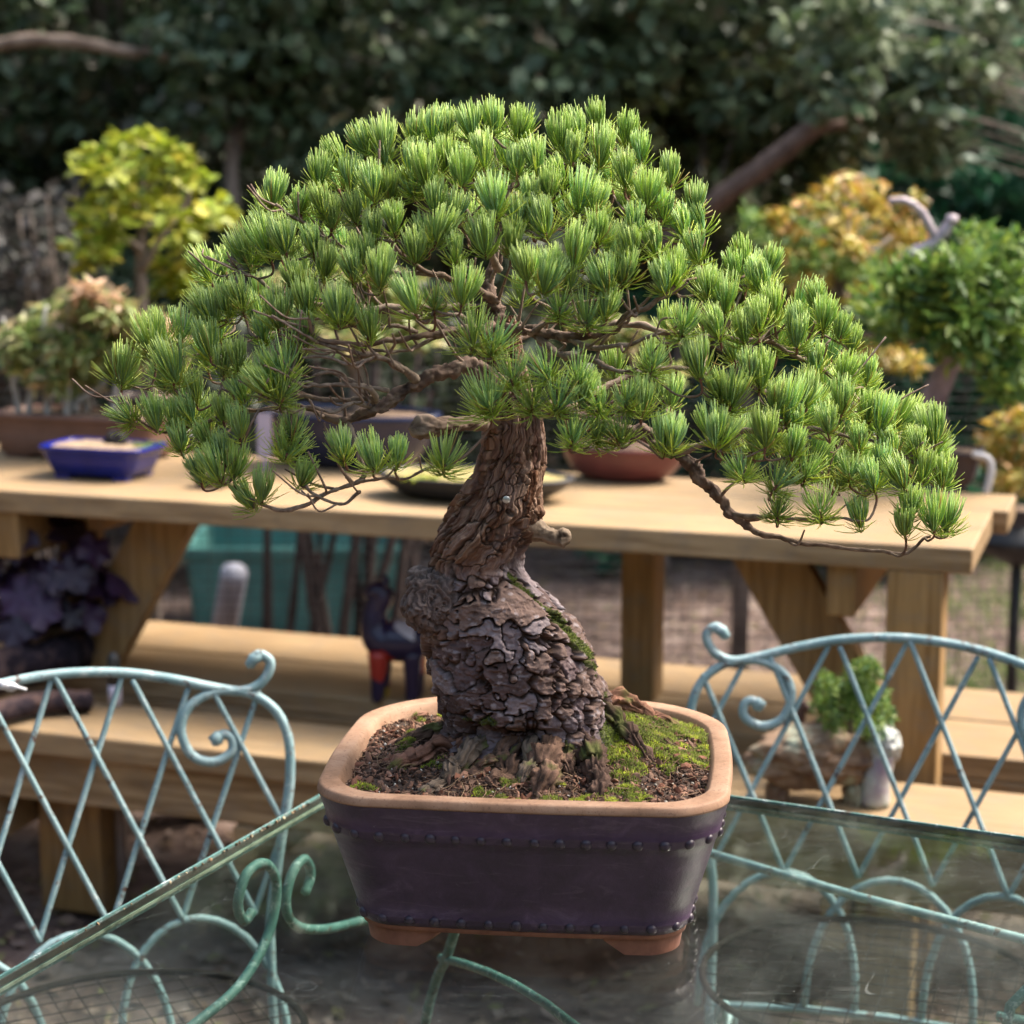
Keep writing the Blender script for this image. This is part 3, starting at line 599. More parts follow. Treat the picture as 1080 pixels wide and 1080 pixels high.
# skeleton polylines: (u, v, offset towards camera, radius in photo px)
SK=[
 [(531,400,0,22),(528,355,.0,20),(521,325,-.004,16),(512,298,-.012,12),(524,272,-.022,9),(541,250,-.03,6),(536,215,-.04,4.5),(548,175,-.05,3)],
 [(535,415,.01,18),(505,390,.05,15),(470,391,.07,13.5),(430,408,.085,12.5),(395,432,.095,12),(366,446,.10,9),(335,438,.10,5.5),(300,430,.10,4.5),(260,430,.10,4),(215,445,.10,3.6),(165,452,.095,3.2),(128,418,.09,2.6)],
 [(440,402,.085,9),(420,385,.10,6),(385,372,.115,5),(345,362,.125,4.5),(315,352,.13,4),(295,345,.135,3)],
 [(400,428,.095,7),(385,408,.12,5),(350,404,.13,4.5),(312,405,.135,4),(300,396,.14,3)],
 [(395,420,.10,6),(350,420,.115,4.5),(310,415,.12,4),(270,418,.12,3),(240,410,.12,3)],
 [(525,345,.0,12),(490,350,.05,9),(450,352,.08,7),(410,358,.10,6),(370,365,.12,5),(335,352,.13,4),(325,336,.14,3)],
 [(524,318,.0,10),(490,300,.03,8),(450,288,.05,6),(418,262,.07,5),(398,232,.08,4),(394,210,.09,3)],
 [(450,288,.05,6),(405,285,.05,5),(365,262,.06,4),(340,248,.07,4),(310,232,.08,3.4),(290,216,.09,3)],
 [(524,330,-.02,9),(470,322,.02,7),(410,325,.05,6),(350,325,.06,5),(300,310,.06,4),(255,285,.07,3),(235,275,.07,2.5)],
 [(526,285,-.01,8),(508,250,.02,6),(480,215,.03,5),(455,195,.04,4),(440,180,.04,3)],
 [(525,350,.0,12),(560,345,.04,9.5),(600,356,.07,9),(640,352,.09,8),(660,335,.10,7),(690,322,.11,5),(712,305,.12,3.5)],
 [(560,350,.04,9),(590,372,.08,8),(625,378,.10,7),(655,392,.11,5),(690,395,.12,3.5)],
 [(540,425,.0,16),(600,440,.03,15),(665,458,.05,14),(715,478,.06,12.5),(745,512,.07,13),(775,543,.08,10),(805,560,.085,6.5),(850,572,.09,4.6),(900,580,.09,4),(950,582,.085,3.8),(985,568,.08,3)],
 [(600,350,.02,9),(680,345,.03,7),(750,355,.05,6),(820,365,.06,5),(880,400,.06,4),(935,450,.06,3)],
 [(715,478,.06,8),(780,455,.08,6),(845,452,.09,5),(900,462,.09,4),(945,475,.08,3.5),(975,500,.07,3)],
 [(366,446,.10,7),(377,475,.12,5.2),(377,508,.13,5.2),(347,522,.135,4.6),(322,530,.135,4.2),(292,536,.135,3.8),(264,528,.135,3.2)],
 [(377,508,.13,3.6),(417,504,.14,3.4),(445,498,.145,3),(469,492,.15,2.6)],
 [(380,518,.13,3.4),(362,532,.135,3),(340,528,.14,3),(322,510,.145,2.4)],
 [(522,360,.0,10),(530,370,-.06,8),(560,350,-.12,6),(600,320,-.16,4)],
 [(522,350,.0,10),(480,350,-.07,8),(420,330,-.11,6),(350,330,-.12,4),(280,350,-.10,3)],
 [(600,430,.0,9),(660,400,-.07,7),(740,390,-.10,5),(820,420,-.10,4),(890,440,-.08,3)],
 [(392,430,.10,5),(372,425,.12,4),(352,432,.13,3.5),(330,428,.135,3),(300,436,.14,2.6),(272,432,.14,2.2)],
 [(425,392,.10,5),(405,378,.12,4),(372,385,.13,3.6),(340,378,.13,3),(318,380,.135,2.5)],
 [(470,352,.06,5),(440,365,.08,4),(410,372,.10,3.5),(378,375,.11,3),(350,372,.12,2.4)],
 [(440,350,.07,5),(415,342,.09,4),(385,350,.10,3.2),(362,348,.11,2.6)],
 [(410,412,.10,5),(375,402,.11,3.6),(345,392,.12,3),(322,398,.125,2.4)],
 [(500,345,.03,6),(480,330,.06,4.5),(450,335,.08,4),(425,330,.10,3)],
 [(560,352,.05,6),(580,340,.07,4.5),(600,338,.09,3.5),(622,342,.10,2.6)],
 [(600,358,.07,6),(630,368,.10,5),(662,362,.11,4),(690,352,.12,3)],
 [(775,543,.08,6),(830,548,.11,4),(880,545,.12,3),(907,553,.12,2.5)],
]
# tufts read off the photograph: base u,v then tip u,v, s = splayed
TF='''129 400 129 365|184 398 176 355|160 368 160 328|221 373 211 338|164 447 153 413|182 444 184 416|135 441 118 425 s|253 456 249 418|218 466 212 441|211 504 196 478|229 502 221 470|247 498 247 461|264 531 248 508|276 524 281 490|282 413 262 386|288 403 278 358|220 338 208 306|235 390 238 358|207 417 200 390
288 214 287 180|337 191 336 158|261 277 243 240|282 267 272 225|300 262 296 230|219 289 208 258|221 336 197 298|225 336 225 301|254 321 248 288|295 341 290 300|324 328 322 285|343 288 340 253|316 222 316 195|358 336 353 298|278 356 275 332|356 332 350 303|371 332 363 297|389 354 389 323|401 297 400 262|436 325 428 290|458 323 456 300 s|299 393 297 353 s|299 418 301 404 s|308 458 308 432 s|361 480 356 448|394 490 392 456|419 486 423 459|469 490 478 456 s|303 478 308 439 s|319 508 325 480|517 428 514 402 s
393 205 390 168|359 175 353 144|385 160 376 123|405 160 402 125|406 170 405 142|374 229 368 201|436 186 437 146|449 190 450 148|435 201 426 175 s|438 150 440 112|458 146 452 112|470 143 468 118|498 144 492 104|487 191 483 154|522 222 519 182|450 255 447 221|463 251 470 217|481 229 475 194|511 262 506 226|438 271 431 242|372 292 371 266|488 317 490 278|520 137 520 107|548 142 546 105|591 153 585 111|565 179 561 145|545 180 540 152|633 171 633 130|604 166 606 140|661 147 661 123|630 133 628 118|676 166 674 146|659 190 659 159|574 242 573 194|611 220 613 178|628 220 633 184|580 205 578 178|683 214 685 178|606 277 609 237|665 268 663 230|630 250 628 226|554 292 554 254|583 292 583 262|638 303 637 256|657 295 657 260|575 304 580 270|590 327 590 300 s|619 338 617 303 s|499 360 497 322 s|521 366 534 330 s|515 430 503 390 s|561 427 558 392 s|575 395 573 358 s|590 428 594 398 s|614 421 619 388|604 463 604 433 s|651 461 644 424 s
707 190 701 161|700 227 700 196|733 220 731 192|738 240 733 220|735 270 729 238|711 299 709 257|701 303 692 267|764 325 766 288|746 309 738 282|783 275 783 250|774 288 768 266|796 299 798 279|811 286 812 266|816 332 815 300|785 358 785 319|720 348 720 316 s|737 393 735 355|688 387 694 358 s|677 431 681 392|700 470 698 430|710 468 712 436|753 465 751 425|762 466 776 437|770 426 774 388|803 404 803 364|807 466 807 425|757 413 750 388|818 428 818 400|841 362 840 319|860 388 860 355|829 440 831 396|890 400 890 366|888 431 888 400|929 450 934 410|862 322 860 302|869 342 866 320|886 353 888 333|897 368 899 346|914 399 914 376|806 303 803 274|984 464 979 426|837 475 837 446|820 511 832 480 s|820 540 820 512 s|865 540 865 508 s|907 551 905 518|954 560 953 528|984 555 978 518|999 556 1006 520|951 511 945 477|973 503 970 470|920 511 918 480|940 475 936 453|968 475 967 450|873 453 873 428|896 500 895 476 s|995 508 992 480|930 490 927 464|905 470 903 446|850 500 852 474 s|780 500 776 478 s
240 330 232 300|262 355 256 325|250 385 246 355|270 300 262 270|330 262 326 235|350 235 346 208|420 215 415 186|415 240 410 212|470 175 466 145|510 170 508 140|530 165 528 138|560 215 556 186|590 190 588 160|645 215 642 188|670 240 668 210|690 262 688 232|650 165 648 140|610 145 608 120|720 245 716 216|725 300 722 275|755 350 752 322|800 345 798 315|830 330 826 302|840 345 838 318|850 420 850 390|870 420 868 390|905 425 903 398|915 440 912 412|790 395 786 366|735 430 732 402|720 405 716 380|665 350 662 325|640 330 640 305|690 340 686 315|600 300 598 272|540 262 536 232|545 235 542 205|495 240 492 212|480 270 476 244|410 205 404 176|460 220 456 192|340 220 336 196|370 195 366 168|310 300 306 270|320 360 316 330|255 420 250 392|235 440 230 412|200 440 196 412|190 470 186 446|235 480 230 455|330 300 326 268|385 275 382 246|395 250 392 222|350 275 346 245|870 480 868 452|840 450 836 422|780 440 776 412|935 530 930 500|960 540 956 508|610 400 612 372 s|630 430 630 400 s|660 425 658 396 s|540 400 536 372 s|545 440 540 410 s|630 460 634 432 s'''
tufts=[]
TOPC=np.array([(105,370),(130,360),(160,325),(200,262),(245,225),(287,176),(335,152),(375,122),(440,106),(495,100),(545,102),(585,108),(630,114),(670,125),(705,160),(735,190),(750,225),(783,248),(815,262),(862,300),(890,330),(915,372),(945,405),(985,422),(1010,500),(1030,540)],float)
def depth_off(u,v):
    top=np.interp(u,TOPC[:,0],TOPC[:,1]); bot=np.interp(u,[105,200,300,550,800,1000],[430,520,530,470,560,590]); t=np.clip((v-top-20)/(bot-top),0,1)
    e=np.clip(1-abs((u-560)/470)**2.5,0,1); return -.01+.17*math.sqrt(max(0,t*(2-t)))*(.35+.65*math.sqrt(e))
li=0; NOBS=len(TF[:TF.index('240 330 232')].replace('\n','|').strip('|').split('|'))
for line in TF.replace('\n','|').split('|'):
    q=line.split()
    if not q: continue
    li+=1
    if li>NOBS and RNG.random()<.30: continue
    u,v,a,b=map(float,q[:4]); tufts.append([u,v,a,b,1 if len(q)>4 else 0,depth_off(u,v)+RNG.uniform(-.012,.012),1.0])
nlist=len(tufts)
# tufts deeper in and on the far side of the crown
cnt=0
while cnt<105:
    u=RNG.uniform(150,985); top=np.interp(u,TOPC[:,0],TOPC[:,1]); bot=np.interp(u,[105,200,300,400,550,640,800,1000],[430,470,400,340,330,400,500,540])
    v=RNG.uniform(top+40,bot)
    f=(v-top)/(bot-top)
    if 300<u<560 and v>335: continue
    off=-.02-.17*RNG.uniform(.1,1)*math.sqrt(min(1,f*2))*math.sqrt(max(.05,1-abs((u-560)/450)**2.5))
    # on the far side the same crown surface sits a little lower, keep it inside the outline
    L=RNG.uniform(30,38); lean=(u-560)/450*.35+RNG.uniform(-.25,.25)
    tufts.append([u,v,u+lean*L,v-L,0,off,.95]); cnt+=1
# nodes of the skeleton
nodes=[];nrad=[];nbr=[];ndist=[];par=[]
branch_geo=[MB() for _ in SK]
for bi,pl_ in enumerate(SK):
    P=spline([WY(u,v,YB-o) for u,v,o,r in pl_],7); rr_=spline([(r,0,0) for u,v,o,r in pl_],7)[:,0]*PXM(2.0)
    L=np.r_[0,np.cumsum(np.linalg.norm(np.diff(P,axis=0),axis=1))]
    wob=.0065*np.clip(L/.05,0,1)[:,None]*np.stack([fbm(P*38,2,300+bi),fbm(P*38,2,310+bi),fbm(P*38,2,320+bi)],-1); P=P+wob
    # finer
    rr_=rr_/2*1.02
    k=16 if rr_.max()>.004 else 9
    Pf=spline(P,3); rf=np.interp(np.linspace(0,1,len(Pf)),np.linspace(0,1,len(rr_)),rr_)
    if rr_.max()>.005:
        tmp=MB(); k=36; tube(tmp,Pf,rf,k,False); n=len(Pf); V=tmp.V[0].reshape(n,k,3); d=V-Pf[:,None,:]
        nn=fbm(V*120,4,400+bi); F1r,F2r,Ir,_=voro(V*np.array([120,120,120])*1.0,420+bi)
        am=np.clip(rf/.006,.3,1)[:,None]
        V=Pf[:,None,:]+d*(1+am*(.62*nn+.5*sstep(0,.3,F2r-F1r)*Ir-.12)+.25*fbm(Pf*70,2,460+bi)[:,None])[...,None]
        thick=np.clip((rf-.002)/.004,0,1)[:,None,None]
        C=(np.array([.12,.082,.064])*thick+np.array([.17,.12,.088])*(1-thick))*(1+1.0*nn)[...,None]; lt=sstep(.15,.45,fbm(V*200,3,440))[...,None]*.5; C=C*(1-lt)+np.array([.30,.235,.18])*lt
        branch_geo[bi].add(V.reshape(-1,3),tmp.Q[0],None,np.clip(C,.01,1).reshape(-1,3))
    else:
        rough_tube(branch_geo[bi],Pf,rf*(1+.45*fbm(Pf*110,2,470+bi)),12,480+bi,.45,170,(.10,.068,.05),(.31,.245,.19))
    for q in range(len(P)):
        nodes.append(P[q]); nrad.append(rr_[q]); nbr.append(bi); ndist.append(L[q]+np.linalg.norm(pl_ and P[0]-WY(530,400,YB))*.7)
nodes=list(nodes)
base_nodes=np.array(nodes); bn_br=np.array(nbr); bn_r=np.array(nrad); nb0=len(base_nodes)
for _ in range(150):
    k=int(RNG.integers(0,nb0)); q0=base_nodes[k]
    if bn_r[k]>.012 or np.linalg.norm(q0-WY(540,420,YB))<.06: continue
    o3=q0-WY(540,440,YB); o3/=np.linalg.norm(o3); d3=o3*.9+RNG.normal(size=3)*.45; d3[2]=abs(d3[2])*.8+.05; d3/=np.linalg.norm(d3); L3=RNG.uniform(.02,.06)
    P=spline([q0,q0+d3*L3*.4+RNG.normal(size=3)*.005,q0+d3*L3+np.array([0,0,.25*L3])],6)
    rough_tube(branch_geo[bn_br[k]],P,np.linspace(min(.0022,bn_r[k]*.7),.0009,len(P)),7,600,.35,200,(.11,.065,.048),(.30,.23,.18))
# twigs: every tuft joins the nearest wood that lies inward of it
tdata=[]
for u,v,a,b,s,off,sc_ in tufts:
    p=WY(u,v,YB-off); t=WY(a,b,YB-off); ax=t-p; L=np.linalg.norm(ax); ax/=L
    out=p-WY(540,420,YB); out[2]=0; ax=ax+np.array([0,1,0])*RNG.uniform(-.35,.15)+np.array([1,0,0])*RNG.normal()*.13+.1*np.array([0,out[1]*4,0]); ax/=np.linalg.norm(ax)
    tdata.append([p,ax,L*1.03,s,sc_])
order=sorted(range(len(tdata)),key=lambda k:min(np.linalg.norm(tdata[k][0]-n) for n in nodes[::3]))
A=np.array(nodes); cap=len(A); NB=list(nbr); NR=list(nrad); ND=list(ndist); 
tb=[0]*len(tdata)
for k in order:
    p,ax,L,s,sc_=tdata[k]; d=A-p; dist=np.linalg.norm(d,axis=1)
    inner=np.array(ND); cost=dist*(1+.5*np.clip((A[:,2]-p[2]-.005)*30,0,3))+.10*inner
    j=int(np.argmin(cost)); q=A[j]; dd=dist[j]; bi=NB[j]; tb[k]=bi
    if dd<.004: continue
    r1=max(.0011,min(NR[j]*.8,.0013+.012*dd)); r0=.00125
    m1=p-ax*min(.022,dd*.45)+RNG.normal(size=3)*.0015; m2=q+(m1-q)*.5+np.array([0,0,-.12*dd])+RNG.normal(size=3)*.006*min(1,dd/.05)
    P=spline([q,m2,m1,p],6 if dd>.03 else 4); n=len(P); t=np.linspace(0,1,n); rad_=(r1*(1-t)+r0*t)*(1+.16*RNG.uniform(-1,1,n))
    rad_[-3:]*=1.25
    red=np.array([.155,.072,.045]); br=np.array([.19,.14,.105])
    mbt=branch_geo[bi]; before=mbt.n; tube(mbt,P,rad_,7,True,.08); nvv=mbt.n-before
    tcol=np.repeat(t,7); tcol=np.r_[tcol,0,1]; w_=sstep(.35,.8,tcol)[:,None]; mbt.C.append((br*(1-w_)+red*w_)*RNG.uniform(.8,1.2,(nvv,1)))
    Dq=ND[j]; newn=P[1:-1]; A=np.vstack([A,newn]); NB+= [bi]*len(newn); NR+=list(rad_[1:-1]); ND+=list(Dq+dd*np.linspace(.1,1,len(newn)))
# needles
def needle_set(n,p,ax,L,old,spread,sc_):
    "n needles round the shoot tip; returns arrays"
    a=np.cross(ax,[0,0,1.] if abs(ax[2])<.9 else [1.,0,0]); a/=np.linalg.norm(a); b=np.cross(ax,a)
    ph=RNG.uniform(0,2*np.pi,n); rdir=np.cos(ph)[:,None]*a+np.sin(ph)[:,None]*b
    if not old:
        th=R(31 if not spread else 48)*np.sqrt(RNG.uniform(0,1,n)); Ln=L*(RNG.uniform(.90,1.05,n))*(1.06-.10*(th/R(33))**2); th0=th*(1.80 if not spread else 1.5); th1=th*(RNG.uniform(.05,.40) if not spread else .6); st=RNG.uniform(-.006,.005,n)
    else:
        th=R(RNG.uniform(38,95,n) if not spread else RNG.uniform(50,115,n)); Ln=L*RNG.uniform(.62,.98,n); th0=th*1.05; th1=th*.72; st=RNG.uniform(-.012,-.003,n)
    p0=p+ax*st[:,None]+rdir*.0012
    d0=np.cos(th0)[:,None]*ax+np.sin(th0)[:,None]*rdir; d1=np.cos(th1)[:,None]*ax+np.sin(th1)[:,None]*rdir
    d1=d1+RNG.normal(size=(n,3))*.05
    if old: d1=d1+np.array([0,0,.12 if not spread else -.05])
    p1=p0+d0*(Ln*.42)[:,None]; p2=p1+d1*(Ln*.60)[:,None]
    tt=np.array([0,.3,.65,1.])[None,:,None]; C=(1-tt)**2*p0[:,None]+2*tt*(1-tt)*p1[:,None]+tt**2*p2[:,None]
    T=C[:,1:]-C[:,:-1]; T=np.concatenate([T,T[:,-1:]],1); T/=np.linalg.norm(T,axis=2,keepdims=True)
    S=np.cross(T,rdir[:,None,:]+.3*ax); S/=np.linalg.norm(S,axis=2,keepdims=True)+1e-9; S2=np.cross(T,S)
    w_=(RNG.uniform(.00050,.00070,n)*(1 if not old else .82))[:,None]*np.array([.8,1.05,1.,.5])[None]
    V=np.stack([C+S*w_[...,None],C-S*w_[...,None]*.5+S2*w_[...,None]*.86,C-S*w_[...,None]*.5-S2*w_[...,None]*.86],2)  # n,4,3,3
    return V
q_=[]
for r in range(3):
    for c in range(3): q_.append((r*3+c,r*3+(c+1)%3,(r+1)*3+(c+1)%3,(r+1)*3+c))
q_=np.array(q_); t_=np.array([(9,10,11)])
fol=[MB() for _ in SK]
young=np.array([(.29,.54,.21),(.21,.46,.25),(.37,.62,.17),(.25,.51,.29),(.46,.66,.14)])
oldc=np.array([(.42,.56,.05),(.52,.60,.06),(.34,.52,.05),(.28,.44,.06)])
tipc=np.array([.60,.66,.18])
for k,(p,ax,L,s,sc_) in enumerate(tdata):
    far=k>=nlist; bi=tb[k]; L=max(.028,min(.040,L*sc_))*RNG.uniform(.80,1.06)
    tone=RNG.uniform(.80,1.18); warmth=RNG.uniform(0,1.6)
    for old in (0,1):
        n=(int(RNG.integers(84,116)) if not s else int(RNG.integers(36,54))) if not old else (int(RNG.integers(16,44)) if not s else int(RNG.integers(48,66)))
        if far: n=int(n*.75)
        V=needle_set(n,p,ax,L*(1.08 if s else 1),old,s,sc_)
        pal=young if not old else oldc; c=pal[RNG.integers(0,len(pal),n)]*RNG.uniform(.82,1.18,(n,1))*tone
        if not old: c=c*(1-.25*warmth)+oldc[0]*.25*warmth
        brown=(RNG.random(n)<(.012 if not old else .05))[:,None]; c=np.where(brown,np.array([.42,.24,.09]),c)
        tv=np.array([0,.05,.22,.6])[None,:,None]; Cc=c[:,None,:]*(1-tv)+tipc*tv; bl=np.array([.35,.12,0,0])[None,:,None]; Cc=Cc*(1-bl)+np.array([.42,.50,.16])*bl
        Cc=np.repeat(Cc[:,:,None,:],3,2)
        Q=(q_[None]+np.arange(n)[:,None,None]*12).reshape(-1,4); T=(t_[None]+np.arange(n)[:,None,None]*12).reshape(-1,3)
        fol[bi].add(V.reshape(-1,3),Q,T,Cc.reshape(-1,3))
for bi in range(len(SK)):
    bo=branch_geo[bi].build('branch',M['bark'],root)
    if fol[bi].V: fol[bi].build('needle_foliage',M['needle'],bo)
# ------------------------------------------------------------------ TABLE
tc=WZ(423,790,ZT); tl=WZ(0,1030,ZT); tr_=WZ(1080,873,ZT)
eL=tl-tc; eL/=np.linalg.norm(eL); eR=np.array([-eL[1],eL[0],0]); 
if np.dot(eR,tr_-tc)<0: eR=-eR
TLN=.97; TRN=1.02; Zv=np.array([0,0,1.])
def TP(a,b,z): return tc+eL*a+eR*b+np.array([0,0,z-ZT])
table=empty('glass_table',TP(TLN/2,TRN/2,0),'square glass-topped garden table in verdigris painted iron carrying the large bonsai','table')
mb=MB(); g0=.0046
obox(mb,TP(TLN/2,TRN/2,ZT-.004),eL,eR,Zv,TLN/2-g0,TRN/2-g0,.0038); mb.build('glass_top',M['glass'],table,smooth=False)
mb=MB()
def rail(a0,b0,a1,b1,inw):   # L section: upright outer lip and ledge beneath the glass
    p=TP(a0,b0,ZT); q=TP(a1,b1,ZT); d=(q-p); L=np.linalg.norm(d); d/=L; nrm=inw; c=(p+q)/2
    obox(mb,c+Zv*-.0080+nrm*.0015,d,nrm,Zv,L/2,.0015,.0100)
    obox(mb3,c+Zv*-.0045+nrm*.0036,d,nrm,Zv,L/2-.0032,.0005,.0036)  # dark strip standing in for the shade in the gap beside the glass
    obox(mb2,c+Zv*-.0110+nrm*.0052,d,nrm,Zv,L/2-.0062,.0008,.0017)
mb2=MB(); mb3=MB()
rail(0,0,TLN,0,eR); rail(0,TRN,TLN,TRN,-eR); rail(.0033,0,.0033,TRN,eL); rail(TLN-.0033,0,TLN-.0033,TRN,-eL)
mb.build('frame',M['paint_dark'],table,smooth=False); mb2.build('glass_ledge',M['edge'],table,smooth=False); mb3.build('gap_shade_strip',simple('dark_gap_shade',(.02,.012,.01),(.05,.03,.02),60,.8,.4,.001),table,smooth=False)
# debris caught in the gap
mb=MB(); n=60; a=RNG.beta(2,3,n)*.8+.05; b=RNG.uniform(.0028,.0052,n)
scatter(mb,np.stack([TP(x,y,ZT+.0002) for x,y in zip(a,b)]),RNG.uniform(.0008,.0022,n),RNG.uniform(.5,1.6,(n,3)),np.array([(.3,.2,.12),(.45,.36,.24),(.1,.07,.05)])[RNG.integers(0,3,n)])
mb.build('gap_debris',M['grain'],table,smooth=False)['kind']='stuff'
def spiral(c,r0,r1,a0,a1,n=22):
    a=np.linspace(R(a0),R(a1),n); r=np.linspace(r0,r1,n); return np.stack([c[0]+r*np.cos(a),c[1]+r*np.sin(a)],-1)
def leg_curve(corner,axis_to_center):
    "S scroll leg drawn in the vertical plane through corner and table centre; x = distance from corner"
    s1=spiral((.115,.615),.012,.052,200,520,20)     # upper curl
    pts=list(map(tuple,s1))+[(.175,.57),(.15,.50),(.10,.44),(.055,.36),(.04,.27),(.06,.18),(.05,.10),(.01,.03)]
    P=np.array([corner+axis_to_center*x+Zv*z for x,z in pts]); return P
for (a,b) in ((.03,.03),(TLN-.03,.03),(.03,TRN-.03),(TLN-.03,TRN-.03)):
    c=TP(a,b,0); ctr=TP(TLN/2,TRN/2,0); ax=ctr-c; ax/=np.linalg.norm(ax)
    mb=MB(); tube(mb,spline(leg_curve(c,ax),4),.0066,10); 
    P=[c+Zv*(ZT-.02),c+ax*.02+Zv*.64,c+ax*.055+Zv*.58,c+ax*.12+Zv*.545,c+ax*.19+Zv*.56]; tube(mb,spline(P,8),.0060,10)
    mb.build('leg',M['paint_dark'],table)
# cross stretcher
mb=MB()
for (a,b,a2,b2) in ((.03,.03,TLN-.03,TRN-.03),(TLN-.03,.03,.03,TRN-.03)):
    p=TP(a,b,0); q=TP(a2,b2,0); P=[p+(q-p)*t+Zv*(.44+.14*math.sin(math.pi*t)) for t in np.linspace(.09,.91,13)]; tube(mb,P,.0056,10)
mb.build('stretcher',M['paint_dark'],table)
mb=MB(); a_=WZ(742,898,.60); b_=WZ(1100,996,.60); tube(mb,[a_,a_*.5+b_*.5-Zv*.004,b_],.0060,10); mb.build('brace_rod',M['paint'],table)
# scrolled side panels under two edges as seen through the glass
for (p,d,nn) in ((TP(.45,.012,0),eL,eR),):
    mb=MB()
    K=.001
    S1=[(-.30,.50),(-.22,.545),(-.10,.55),(.0,.56),(.065,.60),(.085,.655),(.06,.69),(.02,.69),(.0,.66),(.012,.635),(.03,.64)]
    S2=[(.40,.50),(.30,.53),(.20,.555),(.13,.585),(.105,.62),(.12,.655),(.15,.665),(.165,.64),(.15,.62)]
    for S in (S1,S2): tube(mb,spline([p-d*x+nn*.012+Zv*z for x,z in S],7),.0062,10)
    mb.build('side_scroll',M['paint_dark'],table)
# ------------------------------------------------------------------ CHAIRS
KX=.00145
def chair(loc,ang,label,lean=R(11),sx=1.0,st=76.):
    root_=empty('garden_chair',loc,label,'chair','verdigris iron garden chairs with lattice backs')
    ca2,sa2=math.cos(ang),math.sin(ang); dx=np.array([ca2,sa2,0]); fw=np.array([sa2,-ca2,0])   # fw: the way the sitter looks
    ZTOP=.815; cb=np.array([loc[0],loc[1],0.])
    def B(x,h):       # x px right of centre, h px below the top, in the leaning curved back
        X=x*KX*sx; hh=h*KX; bow=.10*(X/.30)**2*.5
        return cb+dx*X+fw*(bow-.02-(.36-hh)*math.tan(lean))+Zv*(ZTOP-hh)
    top=[(x,y) for x,y in ((-190,1),(-186,5),(-190,0),(-197,-5),(-206,2),(-203,14),(-193,25),(-176,30),(-150,25),(-110,14),(-60,4),(0,0))]
    topR=[(-x,y) for x,y in reversed(top[:-1])]
    mb=MB(); tube(mb,spline([B(x,y) for x,y in top[2:]+topR[:-2]],6),.0072,12)
    for s in (-1,1): tube(mb,[B(s*199,-4),B(s*191,-1),B(s*186,6)],[.0072,.0092,.0075],12)
    mb.build('top_rail',M['paint'],root_)
    for s in (-1,1):
        S=[(150,78),(156,71),(164,75),(163,88),(146,97),(126,90),(117,68),(122,48),(137,35),(158,29),(185,33),(207,50),(217,78),(215,120),(205,165),(195,210),(186,255),(183,300),(182,345),(181,388)]
        mb=MB(); tube(mb,spline([B(s*x,y) for x,y in S],6),.0072,12); tube(mb,[B(s*150,80),B(s*148,75),B(s*153,71)],[.0068,.0098,.008],10)
        mb.build('side_scroll',M['paint'],root_)
    # lattice bars, one set per direction on two planes 6 mm apart; each bar joins where they cross
    mb=MB(); rows=82.
    railh=lambda x: np.interp(abs(x),[0,60,110,150,176],[0,4,14,25,30])
    def side_x(h): return np.interp(h,[50,78,120,165,210,255,300],[207,217,215,205,195,186,183])
    for sgn in (-1,1):
        for k in range(-6,7):
            x0=k*st; P0=None; x=x0; pts=[]
            for t in np.linspace(0,3,40):
                x=x0+sgn*t*st/2; h=t*rows
                if abs(x)>side_x(h)+1 or (abs(x)>196 and h<42): continue
                if h<railh(x): continue
                pts.append(B(x,h)+fw*.0025*sgn)
            if len(pts)>4: tube(mb,pts,.0043,8)
    mb.build('lattice',M['paint'],root_)
    mb=MB()
    for cx_ in (-114,-38+0,38,114)[::1]:
        pass
    for cx_ in (-76*1.5,0,76*1.5):
        a=np.linspace(np.pi,0,18); w2=86 if cx_==0 else 80
        tube(mb,[B(cx_+w2*math.cos(t)*(.75 if False else 1),385-(385-246)*math.sin(t)**.8) for t in a],.0058,10)
    tube(mb,[B(-180,385),B(-90,385),B(0,385),B(90,385),B(180,385)],.0060,10)
    mb.build('lower_arches',M['paint'],root_)
    # seat: ring of tube with crossing straps
    sc_=cb+fw*.23+Zv*.405; mb=MB(); a=np.linspace(0,2*np.pi,41); tube(mb,[sc_+dx*.235*math.cos(t)+fw*.22*math.sin(t) for t in a],.0050,10,False); mb.build('seat_ring',simple('dark_iron',(.010,.009,.008),(.02,.016,.014),40,.95,.2,.001,spec=.05),root_)
    mb=MB()
    for q in np.linspace(-.19,.19,12):
        l=.22*math.sqrt(1-(q/.235)**2); tube(mb,[sc_+dx*q-fw*l,sc_+dx*q+fw*l],.0009,5)
        l=.235*math.sqrt(1-(q/.22)**2); tube(mb,[sc_+fw*q-dx*l+Zv*.002,sc_+fw*q+dx*l+Zv*.002],.0009,5)
    mb.build('seat_mesh',bpy.data.materials['dark_iron'],root_)
    for s in (-1,1):
        mb=MB(); b0=B(s*181,385); tube(mb,spline([b0,b0-Zv*.1-fw*.01,cb+dx*s*.25-fw*.05+Zv*.2,cb+dx*s*.265-fw*.08+Zv*.002],6),.0085,10); mb.build('leg',M['paint'],root_)
        mb=MB(); b0=sc_+dx*s*.18+fw*.135; tube(mb,spline([b0,b0-Zv*.12+dx*s*.01,b0-Zv*.3+dx*s*.02+fw*.02,b0-Zv*.403+dx*s*.03+fw*.03],6),.0085,10); mb.build('leg',M['paint'],root_)
        mb=MB(); P=[B(s*216,110),B(s*216,110)+fw*.12+dx*s*.02+Zv*.0,B(s*216,110)+fw*.27+dx*s*.02-Zv*.03,sc_+dx*s*.25+fw*.20+Zv*.12,sc_+dx*s*.215+fw*.10+Zv*.0]
        if False: tube(mb,spline(P,7),.008,10); mb.build('arm',M['paint'],root_)
    return root_
